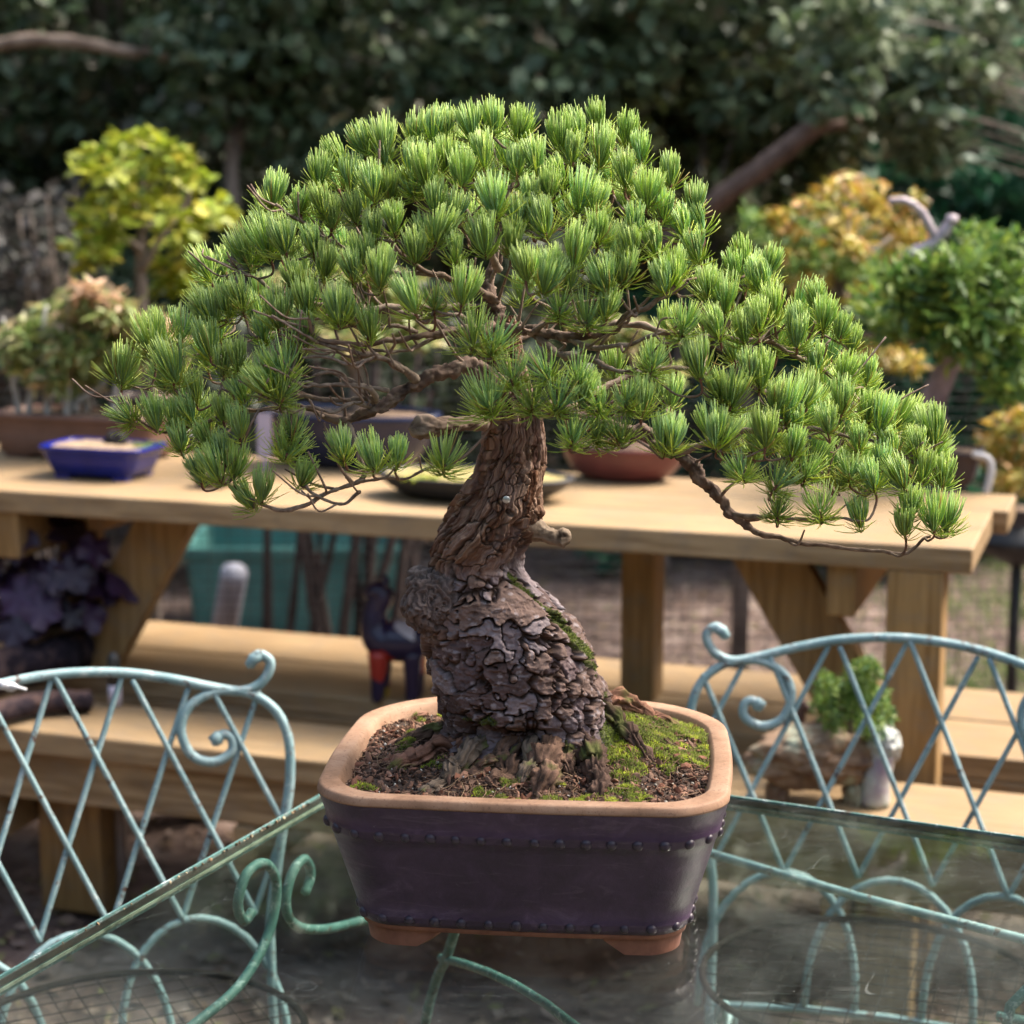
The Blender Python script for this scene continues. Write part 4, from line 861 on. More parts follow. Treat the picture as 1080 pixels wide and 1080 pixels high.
pL=WY(70,965,2.50); chL=chair((pL[0]+.016,2.50,0),R(26),'pale verdigris lattice-back iron chair at the left edge of the glass table',st=69.)
pR=WY(944,906,2.76); chR=chair((pR[0]-.012,2.705,0),R(-18),'pale verdigris lattice-back iron chair behind the right side of the glass table')
mb=MB(); c=WY(2,722,2.52)
for q in ((-.012,0,.006),(.004,-.003,0),(.012,.002,-.004)): blob(mb,c+np.array(q),.007,(1.2,1,.9),6,.3,3,(.5,.5,.52),(.7,.7,.74),24,16,False)
tube(mb,[c,c+np.array([.02,-.005,-.002]),c+np.array([.034,-.004,-.006])],[.004,.003,.002],8,col=(.6,.6,.62))
tag(mb.build('wire_clip',M['grain']),'small silvery clip fastened on the top rail of the left chair','clip')
# ------------------------------------------------------------------ DISPLAY BENCH (picnic-table shape)
ZB=.85; O=WZ(1026,579,ZB); Lf=WZ(0,517,ZB); e1=Lf-O; e1/=np.linalg.norm(e1); e2=np.array([-e1[1],e1[0],0]); 
if e2[1]<0: e2=-e2
def BP(s,t,z): return O+e1*s+e2*t+np.array([0,0,z-ZB])
def bs(u,t,v=600):    # where the view column u meets the vertical plane at depth t behind the front line
    r=ray(u,v); p0=O+e2*t; # solve p=(0,0,CAMZ)+k r, (p-p0).e2=0
    k=np.dot(p0-np.array([0,0,CAMZ]),e2)/np.dot(r,e2); p=np.array([0,0,CAMZ])+r*k; return np.dot(p-O,e1),p[2]
bench=empty('display_bench',BP(1.2,.3,0),'long pale wooden two-level bench carrying the row of potted bonsai behind the big pine','bench')
def board(name,s0,s1,t0,t1,z0,z1,mat='wood',bev=.004):
    mb=MB(); obox(mb,BP((s0+s1)/2,(t0+t1)/2,(z0+z1)/2),e1,e2,Zv,abs(s1-s0)/2,abs(t1-t0)/2,(z1-z0)/2)
    V=np.concatenate(mb.V); o=mb.build(name,M[mat],bench,smooth=False); 
    # put the board's own axis along local x so the grain follows it
    Rm=Matrix(((e1[0],e2[0],0),(e1[1],e2[1],0),(0,0,1))); c=Vector(BP((s0+s1)/2,(t0+t1)/2,(z0+z1)/2)-base_of(bench))
    for v in o.data.vertices: v.co=Rm.transposed()@(v.co-c)
    off=Vector((RNG.uniform(-3,3),RNG.uniform(-3,3),RNG.uniform(-1,1)))
    o.location=c; o.rotation_euler=Rm.to_euler()
    if bev: m=o.modifiers.new('bevel','BEVEL'); m.width=bev; m.segments=2
    return o
for k,(t0,t1,e) in enumerate(((0,.205,0),(.2085,.412,.0),(.4155,.62,.030))): board('top_plank',-.0+e*-1,2.45,t0,t1,ZB-.047,ZB)
ZL=.43
tb_,_=bs(0,0); 
rb0=.60
for k,(t0,t1) in enumerate(((.390,.625),(.14,.378))): board('shelf_plank',-.42,2.5,t0,t1,ZL-.045,ZL)
board('shelf_beam',-.42,2.5,.137,.182,ZL-.15,ZL-.0465)
board('seat_plank',-.46,2.6,-.285,-.06,ZL-.047,ZL)
board('seat_beam',-.40,2.5,-.26,-.215,ZL-.15,ZL-.0495)
def post(u0,u1,t,th,z0,z1,name='post'):
    s0,_=bs(u0,t); s1,_=bs(u1,t); return board(name,s0,s1,t,t+th,z0,z1,'wood_v')
post(996,936,.003,.09,.0,ZB-.0475); post(690,655,.30,.09,ZL,ZB-.0475); post(94,62,.22,.07,0,ZB-.0475); post(95,28,-.14,.09,0,ZL-.05)
sR,_=bs(960,0); sL,_=bs(85,0)
board('post',sR-.05,sR+.05,-.21,-.12,0,ZL-.05,'wood_v'); board('post',sR-.05,sR+.05,.50,.59,0,ZL-.255,'wood_v'); board('post',sL-.05,sL+.05,.50,.59,0,ZL-.255,'wood_v'); board('post',1.18,1.28,.50,.59,0,ZL-.255,'wood_v')
# cross bearers under the top, seen from their ends
s0,_=bs(903,.03); s1,_=bs(872,.03); board('bearer',s0,s1,.03,.60,ZB-.147,ZB-.0475,'wood_v')
s0,_=bs(18,.0); s1,_=bs(-20,.0); board('bearer',s0,s1,.01,.60,ZB-.147,ZB-.0475,'wood_v')
# cross bearers under the shelves
for sx_ in (sR,1.23,sL): board('bearer',sx_+.055,sx_+.1,-.27,.61,ZL-.25,ZL-.152,'wood')
# diagonal braces
def brace(uA,vA,uB,vB,t,wd):
    a,za=bs(uA,t,vA); b,zb=bs(uB,t,vB); za=ZB-.05; zb=ZL+.002
    p=BP(a,t,za); q=BP(b,t,zb); d=q-p; L=np.linalg.norm(d); d/=L; side=e2; n3=np.cross(d,side)
    # parallelogram so that the ends are cut level
    hw=wd/2/abs(np.dot(n3,e1)) if abs(np.dot(n3,e1))>.1 else wd/2
    mb=MB(); P=[]
    for (pp,z) in ((p,0),(q,0)):
        pass
    c=[p-e1*hw,p+e1*hw,q+e1*hw,q-e1*hw]
    V=[x-e2*.0225 for x in c]+[x+e2*.0225 for x in c]
    mb.add(V,BQ); o=mb.build('brace',M['wood_v'],bench,smooth=False); m=o.modifiers.new('bevel','BEVEL'); m.width=.003; m.segments=2
brace(184,552,92,655,.16,.12); brace(806,592,925,730,.16,.125)
# ------------------------------------------------------------------ POTS ON THE BENCH
def stdpot(name_root,u0,u1,vbot,height,label,cat,matc,shape='rect',depth=.6,group=None,soilc=((.10,.06,.04),(.22,.15,.10)),rough=.4,flare=.82,ybase=None,zb=ZB,rim=True,lean=0):
    base=WZ((u0+u1)/2,vbot,zb) if ybase is None else WY((u0+u1)/2,vbot,ybase); base[2]=zb
    w_=(u1-u0)*np.linalg.norm(base[:2])/F/2*1.0
    y=base[1]+w_*depth; c=np.array([base[0]*y/base[1],y,zb]); w_=w_*y/base[1]
    rt=empty(name_root,c,label,cat,group)
    m=simple(name_root+'_glaze',tuple(x*.75 for x in matc),matc,14,rough,.15,.001)
    d=w_*depth
    def rg(k,z):
        a=np.linspace(0,2*np.pi,72,endpoint=False)
        ex=.28 if shape=='rect' else 1.0
        x=np.sign(np.cos(a))*np.abs(np.cos(a))**ex*w_*k; yy=np.sign(np.sin(a))*np.abs(np.sin(a))**ex*d*k
        return np.stack([c[0]+x*e1[0]*-1+yy*e2[0],c[1]+x*e1[1]*-1+yy*e2[1],np.full(72,zb+z)],-1)
    h=height; mb=MB(); f=flare
    if shape=='bowl': prof=[(.55,.0),(.60,.004),(.74,h*.18),(.86,h*.42),(.95,h*.70),(.975,h*.86),(.985,h*.88),(1,h*.90),(1,h*.99),(.985,h),(.93,h),(.91,h*.97),(.9,h*.8)]
    else: prof=[(f*.97,.010),(f,.012),((f+.96)/2,h*.5),(.96,h*.86),(.965,h*.865),(1,h*.88),(1,h*.98),(.985,h),(.93,h),(.915,h*.97),(.90,h*.80)]
    loft(mb,[rg(a,b) for a,b in prof],cap_first=True); mb.build('pot',m,rt)
    if shape!='bowl':
        for sx_ in (-1,1):
            for sy_ in (-1,1):
                mb=MB(); o_=c-e1*sx_*w_*f*.72+e2*sy_*d*f*.7; obox(mb,o_+Zv*.0055,e1,e2,Zv,w_*.14,d*.18,.0055); mb.build('foot',m,rt,smooth=False)
    mb=MB(); a=72; V=np.concatenate([rg(k,h*.90+.012*(1-k)) for k in (.915,.7,.45,.2)]); nn=fbm(V*60,3,int(u0)); V[:,2]+=.006*nn
    rings_=[V[i*72:(i+1)*72] for i in range(4)]; loft(mb,rings_,cap_last=True)
    mb.build('soil',simple(name_root+'_soil',soilc[0],soilc[1],90,.9,.6,.002),rt)
    return rt,c,w_,h
def limb(mb,P,r0,r1,k=9):
    P=spline([np.array(p,float) for p in P],6); tube(mb,P,np.linspace(r0,r1,len(P)),k,True,.12)
def leaves(mb,cs,spreads,n,size,flat=.5,pointy=False,droop=0):
    "n small creased leaves gathered in clumps"
    cs=np.array(cs,float); k=RNG.integers(0,len(cs),n); sp_=np.array(spreads,float)[k] if np.ndim(spreads)==2 else np.tile(spreads,(n,1))
    d=RNG.normal(size=(n,3)); d/=np.linalg.norm(d,axis=1,keepdims=True); P=cs[k]+d*sp_*(RNG.uniform(.25,1,(n,1))**.6)
    nrm=RNG.normal(size=(n,3)); nrm[:,2]=np.abs(nrm[:,2])+flat; nrm/=np.linalg.norm(nrm,axis=1,keepdims=True)
    t=np.cross(nrm,RNG.normal(size=(n,3))); t[:,2]-=droop; t/=np.linalg.norm(t,axis=1,keepdims=True); s=np.cross(nrm,t)
    L=size*RNG.uniform(.6,1.25,(n,1)); W_=L*(.17 if pointy else .34)
    V=np.stack([P,P+t*L*.45+s*W_+nrm*L*.06,P+t*L,P+t*L*.45-s*W_+nrm*L*.06],1)
    # folded along the midrib: two triangles
    f=np.array([(0,2,1),(0,3,2)])[None]+np.arange(n)[:,None,None]*4
    mb.add(V.reshape(-1,3),None,f.reshape(-1,3))
M['bark_bg']=simple('grey_brown_bark',(.10,.075,.06),(.24,.19,.16),26,.85,.6,.004,(1,1,.4))
M['bark_pale']=simple('pale_grey_bark',(.30,.28,.26),(.48,.46,.42),26,.8,.4,.003)
M['deadwood']=simple('bleached_deadwood',(.24,.18,.20),(.48,.40,.43),20,.6,.5,.003,(1,1,.3))
L_yel=leafmat('yellow_green_maple_leaf',[(.20,.28,.02),(.30,.38,.03),(.42,.44,.04),(.14,.22,.02),(.50,.44,.06),(.34,.42,.05)])
L_for=leafmat('fading_green_leaf',[(.16,.24,.05),(.24,.32,.08),(.34,.38,.14),(.12,.20,.05),(.55,.40,.22),(.30,.36,.10)])
L_or=leafmat('orange_maple_leaf',[(.50,.27,.03),(.60,.42,.08),(.30,.34,.06),(.62,.42,.24),(.44,.20,.03),(.20,.28,.05),(.58,.40,.05),(.26,.32,.06)])
L_pin=leafmat('bright_pine_leaf',[(.05,.13,.03),(.11,.22,.04),(.20,.32,.05),(.035,.09,.03),(.28,.36,.06),(.16,.26,.06)])
# forest planting in long brown pot
rt,c,w_,h=stdpot('forest_bonsai',-5,190,487,.105,'thin grey-trunked group planting with fading green and peach leaves in a long brown pot','bonsai',(.20,.11,.085),'rect',.42,rough=.6,flare=.9)
for k,(u,lean,hh) in enumerate(((30,.03,.17),(50,.0,.15),(92,-.01,.13),(20,-.02,.15),(118,.03,.14),(70,.02,.16))):
    b=WY(u,437,c[1]+RNG.uniform(-.04,.04)); b[2]=ZB+h*.9
    mb=MB(); limb(mb,[b,b+np.array([lean*.4,0,hh*.5]),b+np.array([lean,0,hh]),b+np.array([lean*1.6,.02,hh*1.5])],.0085,.004)
    limb(mb,[b+np.array([lean,0,hh]),b+np.array([lean+.04,.02,hh*1.25]),b+np.array([lean+.08,.01,hh*1.35])],.004,.002,6)
    mb.build('trunk',M['bark_pale'],rt)
mb=MB(); limb(mb,[WY(84,437,c[1])*0+np.array([WY(80,430,c[1])[0],c[1],ZB+h]),WY(80,425,c[1]),WY(100,412,c[1]),WY(112,402,c[1])],.009,.007); mb.build('trunk',M['bark_pale'],rt)
mb=MB(); cl=[WY(u,v,c[1]+RNG.uniform(-.09,.09)) for u,v in ((30,350),(60,330),(90,315),(120,330),(150,345),(35,380),(70,370),(105,365),(140,375),(165,370),(55,395),(85,395),(120,345),(75,345),(25,365))]
leaves(mb,cl,(.062,.06,.036),3600,.042,.6,True,.4); mb.build('crown',L_for,rt)
mb=MB(); cl=[WY(u,v,c[1]+RNG.uniform(-.09,.02)) for u,v in ((110,325),(130,340),(150,352),(90,305),(75,335),(165,345),(120,318))]
leaves(mb,cl,(.03,.04,.018),520,.042,.6,True,.3); o=mb.build('autumn_leaves',leafmat('peach_leaf',[(.55,.36,.22),(.62,.44,.30),(.50,.30,.16)]),rt)
mb=MB(); pb=WY(68,455,c[1]-w_*.42-.012); blob(mb,np.array([pb[0],pb[1],ZB+.062]),.022,(1.5,.35,.9),33,.5,4,(.34,.27,.24),(.5,.42,.40),40,26,False); 
# yellow maple on a stand behind
def stand(x,y,z,hw):
    mb=MB(); tube(mb,[(x,y,.01),(x,y,z-.02)],.014,12); tube(mb,[(x,y,z-.02),(x,y,z-.001)],hw,40)
    for a in (0,2.1,4.2): tube(mb,spline([(x,y,.16),(x+.10*math.cos(a),y+.10*math.sin(a),.10),(x+.2*math.cos(a),y+.2*math.sin(a),.01)],5),.010,8)
    return mb
ym=WY(150,420,4.95); 
tag(stand(ym[0],4.95,.85,.17).build('plant_stand',M['black']),'dark iron pedestal stand behind the bench under the yellow-green maple','stand')
rt,c,w_,h=stdpot('maple_bonsai',105,195,0,.09,'yellow-green leaved maple bonsai with upright trunk rising behind the long brown pot','bonsai',(.10,.08,.08),'rect',.6,ybase=4.85)
def W2(u,v,y=None,cc=None): return WY(u,v,(cc if cc is not None else c)[1]+(y or 0))
mb=MB(); limb(mb,[np.array([c[0],c[1],ZB+.07]),W2(152,380),W2(150,320),W2(148,265),W2(152,220),W2(148,180)],.021,.007,12); mb.build('trunk',M['bark_bg'],rt)
for P in ([(150,285),(170,250),(195,215),(200,190)],[(150,265),(120,240),(95,232)],[(150,240),(180,235),(215,232),(228,225)],[(150,225),(125,200),(105,180)],[(152,205),(170,175),(180,155)]):
    mb=MB(); limb(mb,[W2(u,v,RNG.uniform(-.05,.05)) for u,v in P],.010,.004,7); mb.build('branch',M['bark_bg'],rt)
cl=[(105,160),(130,150),(155,146),(180,158),(195,175),(110,180),(140,172),(165,180),(205,195),(95,178),(100,215),(125,208),(150,212),(90,230),(88,255),(115,238),(175,215),(168,232),(100,270),(92,275),(215,225),(232,222),(200,240),(120,255),(185,255),(175,285),(195,300),(170,300),(205,280),(165,150),(145,190),(185,195),(130,225),(240,232)]
mb=MB(); leaves(mb,[W2(u,v,RNG.uniform(-.16,.16)) for u,v in cl],(.040,.05,.026),1150,.046,1.0); mb.build('crown',L_yel,rt)
# blue pot with bare soil and dark stump
rt,c,w_,h=stdpot('blue_bonsai_pot',50,170,508,.072,'glossy cobalt blue rectangular pot of bare gravelly soil with a small dark stump','pot',(.006,.016,.24),'rect',.62,soilc=((.20,.13,.08),(.38,.28,.18)),rough=.16,flare=.78)
mb=MB(); b=WY(122,458,c[1]); b[2]=ZB+h*.9; blob(mb,b+Zv*.012,.022,(1.1,.9,1),9,.5,4,(.012,.012,.014),(.05,.045,.045),40,26,False); mb.build('stump',M['bark'],rt)
mb=MB(); leaves(mb,[b+np.array([.06,-.01,.0]),b+np.array([.08,.02,.0])],(.03,.03,.005),240,.012); mb.build('moss_patch',L_pin,rt)
# little black pot
rt,c,w_,h=stdpot('small_black_pot',206,246,516,.030,'tiny black pot half hidden under the lowest left needles of the big pine','pot',(.03,.025,.03),'rect',.8,rough=.5)
# navy pot with a shrubby tree whose crown is hidden
rt,c,w_,h=stdpot('navy_bonsai_pot',268,472,499,.125,'big dark navy oval pot standing left of the pine trunk with a low bare-stemmed tree','bonsai',(.012,.018,.06),'bowl',.55,rough=.2)
mb=MB(); limb(mb,[c+Zv*h*.9,c+np.array([.02,0,.2]),c+np.array([-.02,0,.3]),c+np.array([.03,0,.40])],.02,.008); mb.build('trunk',M['bark_bg'],rt)
mb=MB(); leaves(mb,[c+np.array([RNG.uniform(-.16,.16),RNG.uniform(-.12,.12),RNG.uniform(.24,.42)]) for _ in range(14)],(.06,.06,.03),1500,.035,1); mb.build('crown',L_for,rt)
mb=MB(); p=WY(279,461,c[1]-.12); obox(mb,(p[0],p[1],ZB+.085),(1,0,0),(0,1,0),Zv,.016,.0012,.05); obox(mb,(p[0],p[1],ZB+.0175),(1,0,0),(0,1,0),Zv,.004,.001,.0175)
tag(mb.build('plant_label',simple('pale_lilac_plastic',(.34,.31,.42),(.44,.40,.52),20,.5,0),smooth=False),'pale lilac upright plant label beside the navy pot','label')
# shallow black tray
rt,c,w_,h=stdpot('black_tray_pot',390,611,535,.050,'shallow black oval tray of yellow moss standing behind the pine trunk','pot',(.022,.022,.028),'bowl',.55,soilc=((.18,.15,.04),(.34,.27,.12)),rough=.45)
mb=MB(); leaves(mb,[c+np.array([RNG.uniform(-.14,.14),RNG.uniform(-.06,.06),.047]) for _ in range(16)],(.03,.03,.006),1500,.010,1); mb.build('moss_patch',L_yel,rt)
# maroon bowl
rt,c,w_,h=stdpot('maroon_bonsai_pot',588,727,512,.075,'smooth maroon oval bowl standing to the right of the pine trunk','pot',(.16,.045,.045),'bowl',.6,rough=.32)
mb=MB(); limb(mb,[c+Zv*h*.9,c+np.array([-.01,0,.16]),c+np.array([.02,0,.22]),c+np.array([.01,0,.30])],.014,.006); mb.build('trunk',M['bark_bg'],rt)
mb=MB(); leaves(mb,[c+np.array([RNG.uniform(-.1,.1),RNG.uniform(-.1,.1),RNG.uniform(.20,.32)]) for _ in range(10)],(.05,.05,.03),900,.03,1); mb.build('crown',L_for,rt)
# pine bonsai with bleached deadwood at right
rt,c,w_,h=stdpot('pine_bonsai',938,1033,524,.080,'bright green pine bonsai with a bleached dead branch above its crown, right bench end','bonsai',(.06,.04,.045),'rect',.7,rough=.5,ybase=3.95)
mb=MB(); limb(mb,[np.array([c[0],c[1],ZB+h*.9]),W2(985,450),W2(985,420),W2(1002,380),W2(1005,350),W2(985,325),W2(960,290),W2(955,275)],.032,.014,14); mb.build('trunk',simple('purplish_grey_bark',(.15,.10,.11),(.32,.25,.27),20,.7,.6,.005,(1,1,.4)),rt)
mb=MB(); limb(mb,[W2(955,278),W2(962,268),W2(980,260),W2(993,248),W2(1003,234)],.015,.012,12); limb(mb,[W2(988,254),W2(980,238),W2(970,222),W2(955,212),W2(938,212)],.0105,.007,10); blob(mb,W2(1004,232),.014,(1,1,.9),4,.3,3,(.4,.35,.36),(.5,.45,.46),30,20,False); mb.C=[]; mb.build('deadwood',M['deadwood'],rt)
for P in ([(1000,370),(960,360),(925,355),(905,350)],[(1003,350),(1030,330),(1060,320)],[(1000,385),(1040,390),(1070,395)]):
    mb=MB(); limb(mb,[W2(u,v,RNG.uniform(-.05,.05)) for u,v in P],.012,.005,8); mb.build('branch',M['bark_bg'],rt)
cl=[(955,290),(980,285),(1010,280),(1040,275),(1065,285),(930,320),(960,320),(990,310),(1020,310),(1055,315),(1078,320),(940,345),(975,345),(1030,345),(1060,350),(1085,345),(1030,250),(1060,262),(1045,385),(1065,400),(1080,390),(1060,410),(1085,270),(920,335)]
mb=MB(); leaves(mb,[W2(u,v,RNG.uniform(-.16,.14)) for u,v in cl]+[W2(u,v,-.13) for u,v in ((950,300),(975,295),(1000,300),(985,320),(1010,325),(965,330),(1000,345),(1025,350),(985,350),(1015,370))],(.050,.055,.032),4300,.040,.2,True); mb.build('crown',L_pin,rt)
# orange maple behind
om=WY(880,420,4.85); tag(stand(om[0],4.85,.85,.2).build('plant_stand',M['black']),'dark iron pedestal stand behind the bench under the large orange-leaved maple','stand')
rt,c,w_,h=stdpot('orange_maple_bonsai',830,930,0,.09,'orange and gold leaved maple bonsai behind the dead branch of the green pine','bonsai',(.12,.09,.08),'rect',.6,ybase=4.75)
mb=MB(); limb(mb,[np.array([c[0],c[1],ZB+.07]),W2(885,390),W2(895,340),W2(885,300),W2(895,250),W2(890,215)],.022,.007,12); mb.build('trunk',M['bark_bg'],rt)
for P in ([(890,320),(860,290),(838,265)],[(890,300),(915,270),(940,250)],[(893,345),(930,345),(975,352)],[(888,280),(870,255),(860,235)]):
    mb=MB(); limb(mb,[W2(u,v,RNG.uniform(-.06,.04)) for u,v in P],.010,.005,7); mb.build('branch',M['bark_bg'],rt)
cl=[(820,225),(850,215),(875,205),(900,202),(925,215),(835,240),(865,235),(895,228),(930,240),(950,235),(825,265),(855,265),(905,260),(935,265),(965,245),(885,250),(845,295),(880,290),(910,310),(870,320),(900,335),(925,370),(950,365),(860,300),(960,210),(965,270),(940,375),(905,375),(915,195),(890,190),(960,380),(880,270)]
mb=MB(); leaves(mb,[W2(u,v,RNG.uniform(-.18,.16)) for u,v in cl],(.036,.045,.025),1700,.042,.7,True,.4); mb.build('crown',L_or,rt)
mb=MB(); cl=[(800,235),(815,250),(830,280),(860,275),(885,300),(850,250),(870,305),(900,355),(925,345),(905,280),(890,320),(925,300)]
leaves(mb,[W2(u,v,RNG.uniform(-.1,.16)) for u,v in cl],(.055,.06,.04),1500,.038,.7,True,.2); mb.build('green_leaves',leafmat('green_maple_leaf',[(.10,.22,.04),(.18,.30,.06),(.26,.34,.08)]),rt)
# small orange tree far right
sm=WY(1075,540,4.7); tag(stand(sm[0],4.7,.62,.15).build('plant_stand',M['black']),'low dark iron pedestal stand under the small orange maple beyond the right bench end','stand')
rt,c,w_,h=stdpot('orange_maple_bonsai',1045,1115,0,.07,'small orange maple at the right picture edge beyond the bench corner','bonsai',(.10,.08,.08),'rect',.6,ybase=4.62,zb=.62)
mb=MB(); limb(mb,[c+Zv*.06,W2(1085,500),W2(1080,460)],.012,.006); mb.build('trunk',M['bark_bg'],rt)
mb=MB(); leaves(mb,[W2(u,v,RNG.uniform(-.1,.1)) for u,v in ((1050,465),(1065,445),(1080,470),(1062,490),(1045,475),(1095,450),(1075,505),(1110,470),(1060,512),(1085,435))],(.05,.06,.025),1000,.036,.7,True,.4); mb.build('crown',L_or,rt)
mb=MB(); p=WZ(1040,520,ZB); P=[p+np.array([0,0,.0]),p+np.array([.008,0,.045]),p+np.array([.0,0,.072]),p+np.array([-.03,0,.082])]; tube(mb,spline(P,6),.008,10)
tag(mb.build('hooked_label',simple('whitish_plastic',(.45,.44,.46),(.6,.6,.62),20,.4,0)),'small whitish curved tag standing beside the dark pot at the bench corner','tag')
# ------------------------------------------------------------------ THINGS ON THE LOWER SHELF
# painted animal figurine
p=WZ(412,737,ZL); fg=empty('animal_figurine',p,'painted navy figurine of an animal with red, yellow and orange patches on the bench shelf','figurine')
def fmat():
    m,nt,b=newmat('painted_wood_figurine'); v=coords(nt); vo=N(nt,'ShaderNodeTexVoronoi'); vo.inputs['Scale'].default_value=19; nt.links.new(v,vo.inputs['Vector'])
    sp_=N(nt,'ShaderNodeSeparateColor'); nt.links.new(vo.outputs['Color'],sp_.inputs[0])
    r=N(nt,'ShaderNodeValToRGB'); r.color_ramp.interpolation='CONSTANT'; e=r.color_ramp.elements; e[0].position=0; e[0].color=(.020,.014,.045,1); e[1].position=.86; e[1].color=(.45,.40,.42,1)
    for q,cc in ((.60,(.36,.03,.02,1)),(.68,(.42,.28,.02,1)),(.77,(.60,.13,.03,1)),(.84,(.03,.02,.06,1))): x=e.new(q); x.color=cc
    nt.links.new(sp_.outputs[0],r.inputs[0]); nt.links.new(r.outputs[0],b.inputs['Base Color']); b.inputs['Roughness'].default_value=.3; return m
fm=fmat(); s=.00196
def FP(x,y,z): return p+np.array([x*s,y*s,z*s])
bm_pts=[FP(38,0,60),FP(25,0,62),FP(10,0,63),FP(-8,0,66),FP(-16,0,80),FP(-14,0,98),FP(-8,0,112),FP(-14,-1,116),FP(-24,-2,112)]
mb=MB(); P=spline(bm_pts,6); tube(mb,P,np.interp(np.linspace(0,8,len(P)),range(9),[.030,.042,.044,.042,.030,.024,.026,.022,.012]),22); mb.build('body',fm,fg)
for (x,y) in ((-12,-9),(-8,9),(24,-9),(28,9)):
    mb=MB(); P=spline([FP(x,y,52),FP(x,y,28),FP(x-1,y,6),FP(x-5,y,1.5)],5); tube(mb,P,np.interp(np.linspace(0,1,len(P)),[0,.5,.9,1],[.022,.015,.013,.010]),14); mb.build('leg',fm,fg)
for y in (-6,6):
    mb=MB(); tube(mb,spline([FP(-6,y,116),FP(-3,y*1.3,126),FP(-6,y*1.4,134)],4),[.006,.006,.006,.006,.008,.006,.004,.003,.002][:9],10); mb.build('ear',fm,fg)
mb=MB(); tube(mb,spline([FP(42,0,66),FP(52,0,58),FP(54,0,40)],5),np.linspace(.008,.004,11),10); mb.build('tail',fm,fg)
# purple leaved plant on the shelf at left
p=WY(25,700,4.12); p[2]=ZL
pp,c,w_,h=stdpot('purple_leaf_plant',0,58,0,.11,'dark purple ruffle-leaved potted plant on the lower bench shelf at the left edge','potted plant',(.16,.10,.07),'bowl',.95,zb=ZL,ybase=4.0)
mb=MB()
for k in range(46):
    t=RNG.uniform(0,6.28); r_=RNG.uniform(.04,.19); z=RNG.uniform(.02,.26)*(1-.3*r_/.2); q=c+np.array([r_*math.cos(t),r_*math.sin(t)*.8,h*.9+z]); nn=Vector((math.cos(t)*.8,math.sin(t)*.8-.3,.8)).normalized(); a=nn.orthogonal().normalized(); b=nn.cross(a)
    rr2=RNG.uniform(.028,.05); V=[q]; m_=15
    for i in range(m_):
        an=2*math.pi*i/m_; rad2=rr2*(1+.18*math.sin(an*5+k)); V.append(q+np.array(a*math.cos(an)*rad2+b*math.sin(an)*rad2+nn*(.012*math.sin(an*5)-.006)))
    mb.add(V,None,[(0,1+i,1+(i+1)%m_) for i in range(m_)]); tube(mb,[c+Zv*h*.85,(c+Zv*h+q)/2+Zv*.02,q],.0018,5,False)
mb.build('leaves',leafmat('dark_purple_leaf',[(.010,.005,.012),(.032,.010,.036),(.018,.007,.02),(.065,.025,.075)],.5,.10),pp)
# gnarled dark log
mb=MB(); P=spline([WZ(-40,745,ZL)+Zv*.03,WZ(10,728,ZL)+Zv*.045,WZ(50,722,ZL)+Zv*.05,WZ(80,712,ZL)+Zv*.055,WZ(103,700,ZL)+Zv*.05],12); tmp=MB(); tube(tmp,P,np.interp(np.linspace(0,1,len(P)),[0,.5,.8,1],[.05,.045,.04,.035]),40,True)
V=tmp.V[0]; nn=fbm(V*28,4,501); V=V+np.repeat(0,1)+(V-np.vstack([np.repeat(P,40,0),P[:1],P[-1:]]))*(.45*nn)[:,None]; mb.add(V,tmp.Q[0],tmp.T[0])
P2=spline([WZ(-30,775,ZL)+Zv*.03,WZ(40,757,ZL)+Zv*.03,WZ(95,752,ZL)+Zv*.025],10); tube(mb,P2,.022,20,True,.12)
tag(mb.build('driftwood_log',simple('dark_wet_bark',(.008,.006,.009),(.022,.016,.022),24,.9,.8,.006,c3=(.08,.05,.045),spec=.15)),'dark gnarled log lying on the bench shelf at the left edge','log')
# garden stake light / cane
c=WY(120,700,3.78); st=empty('garden_stake',np.array([c[0],c[1],0]),'thin pale stake with a black cap standing at the left end of the bench','stake')
mb=MB(); zt=WY(120,722,3.78)[2]; tube(mb,[(c[0],c[1],0),(c[0],c[1],zt-.001)],.011,12); mb.build('pole',simple('pale_pink_grey_pole',(.22,.18,.17),(.32,.27,.26),20,.6,.1),st)
mb=MB(); tube(mb,[(c[0],c[1],zt-.04),(c[0],c[1],zt)],.0135,14); mb.build('collar',simple('lilac_white_plastic',(.5,.46,.55),(.6,.56,.66),20,.5,0),st)
mb=MB(); tube(mb,[(c[0],c[1],zt+.0005),(c[0],c[1],zt+.055),(c[0],c[1],zt+.065)],[.0135,.0135,.009],14); mb.build('cap',M['black'],st)
# stone planter with conifer on the front seat
p=WZ(862,852,ZL); ys=p[1]+.03
pl_r=empty('stone_planter',np.array([p[0],ys,ZL]),'mottled stone trough with a bushy green dwarf conifer, seen through the right chair back','planter')
M['stone']=simple('mottled_stone',(.10,.05,.03),(.24,.15,.09),16,.75,.6,.006,c3=(.34,.36,.26))
mb=MB(); q=WY(858,795,ys); blob(mb,(q[0],ys,q[2]-.005),.058,(1.95,.9,.92),61,.35,2.6,(.1,.1,.1),(.2,.2,.2),90,60,False); mb.C=[]; mb.build('trough',M['stone'],pl_r)
for du in (-42,40):
    mb=MB(); q=WY(862+du,825,ys); blob(mb,(q[0],ys,(q[2]+ZL)/2-.005),.034,(.62,.8,1.25),62+du,.3,3,(.1,.1,.1),(.2,.2,.2),40,30,False); mb.C=[]; mb.build('foot',M['stone'],pl_r)
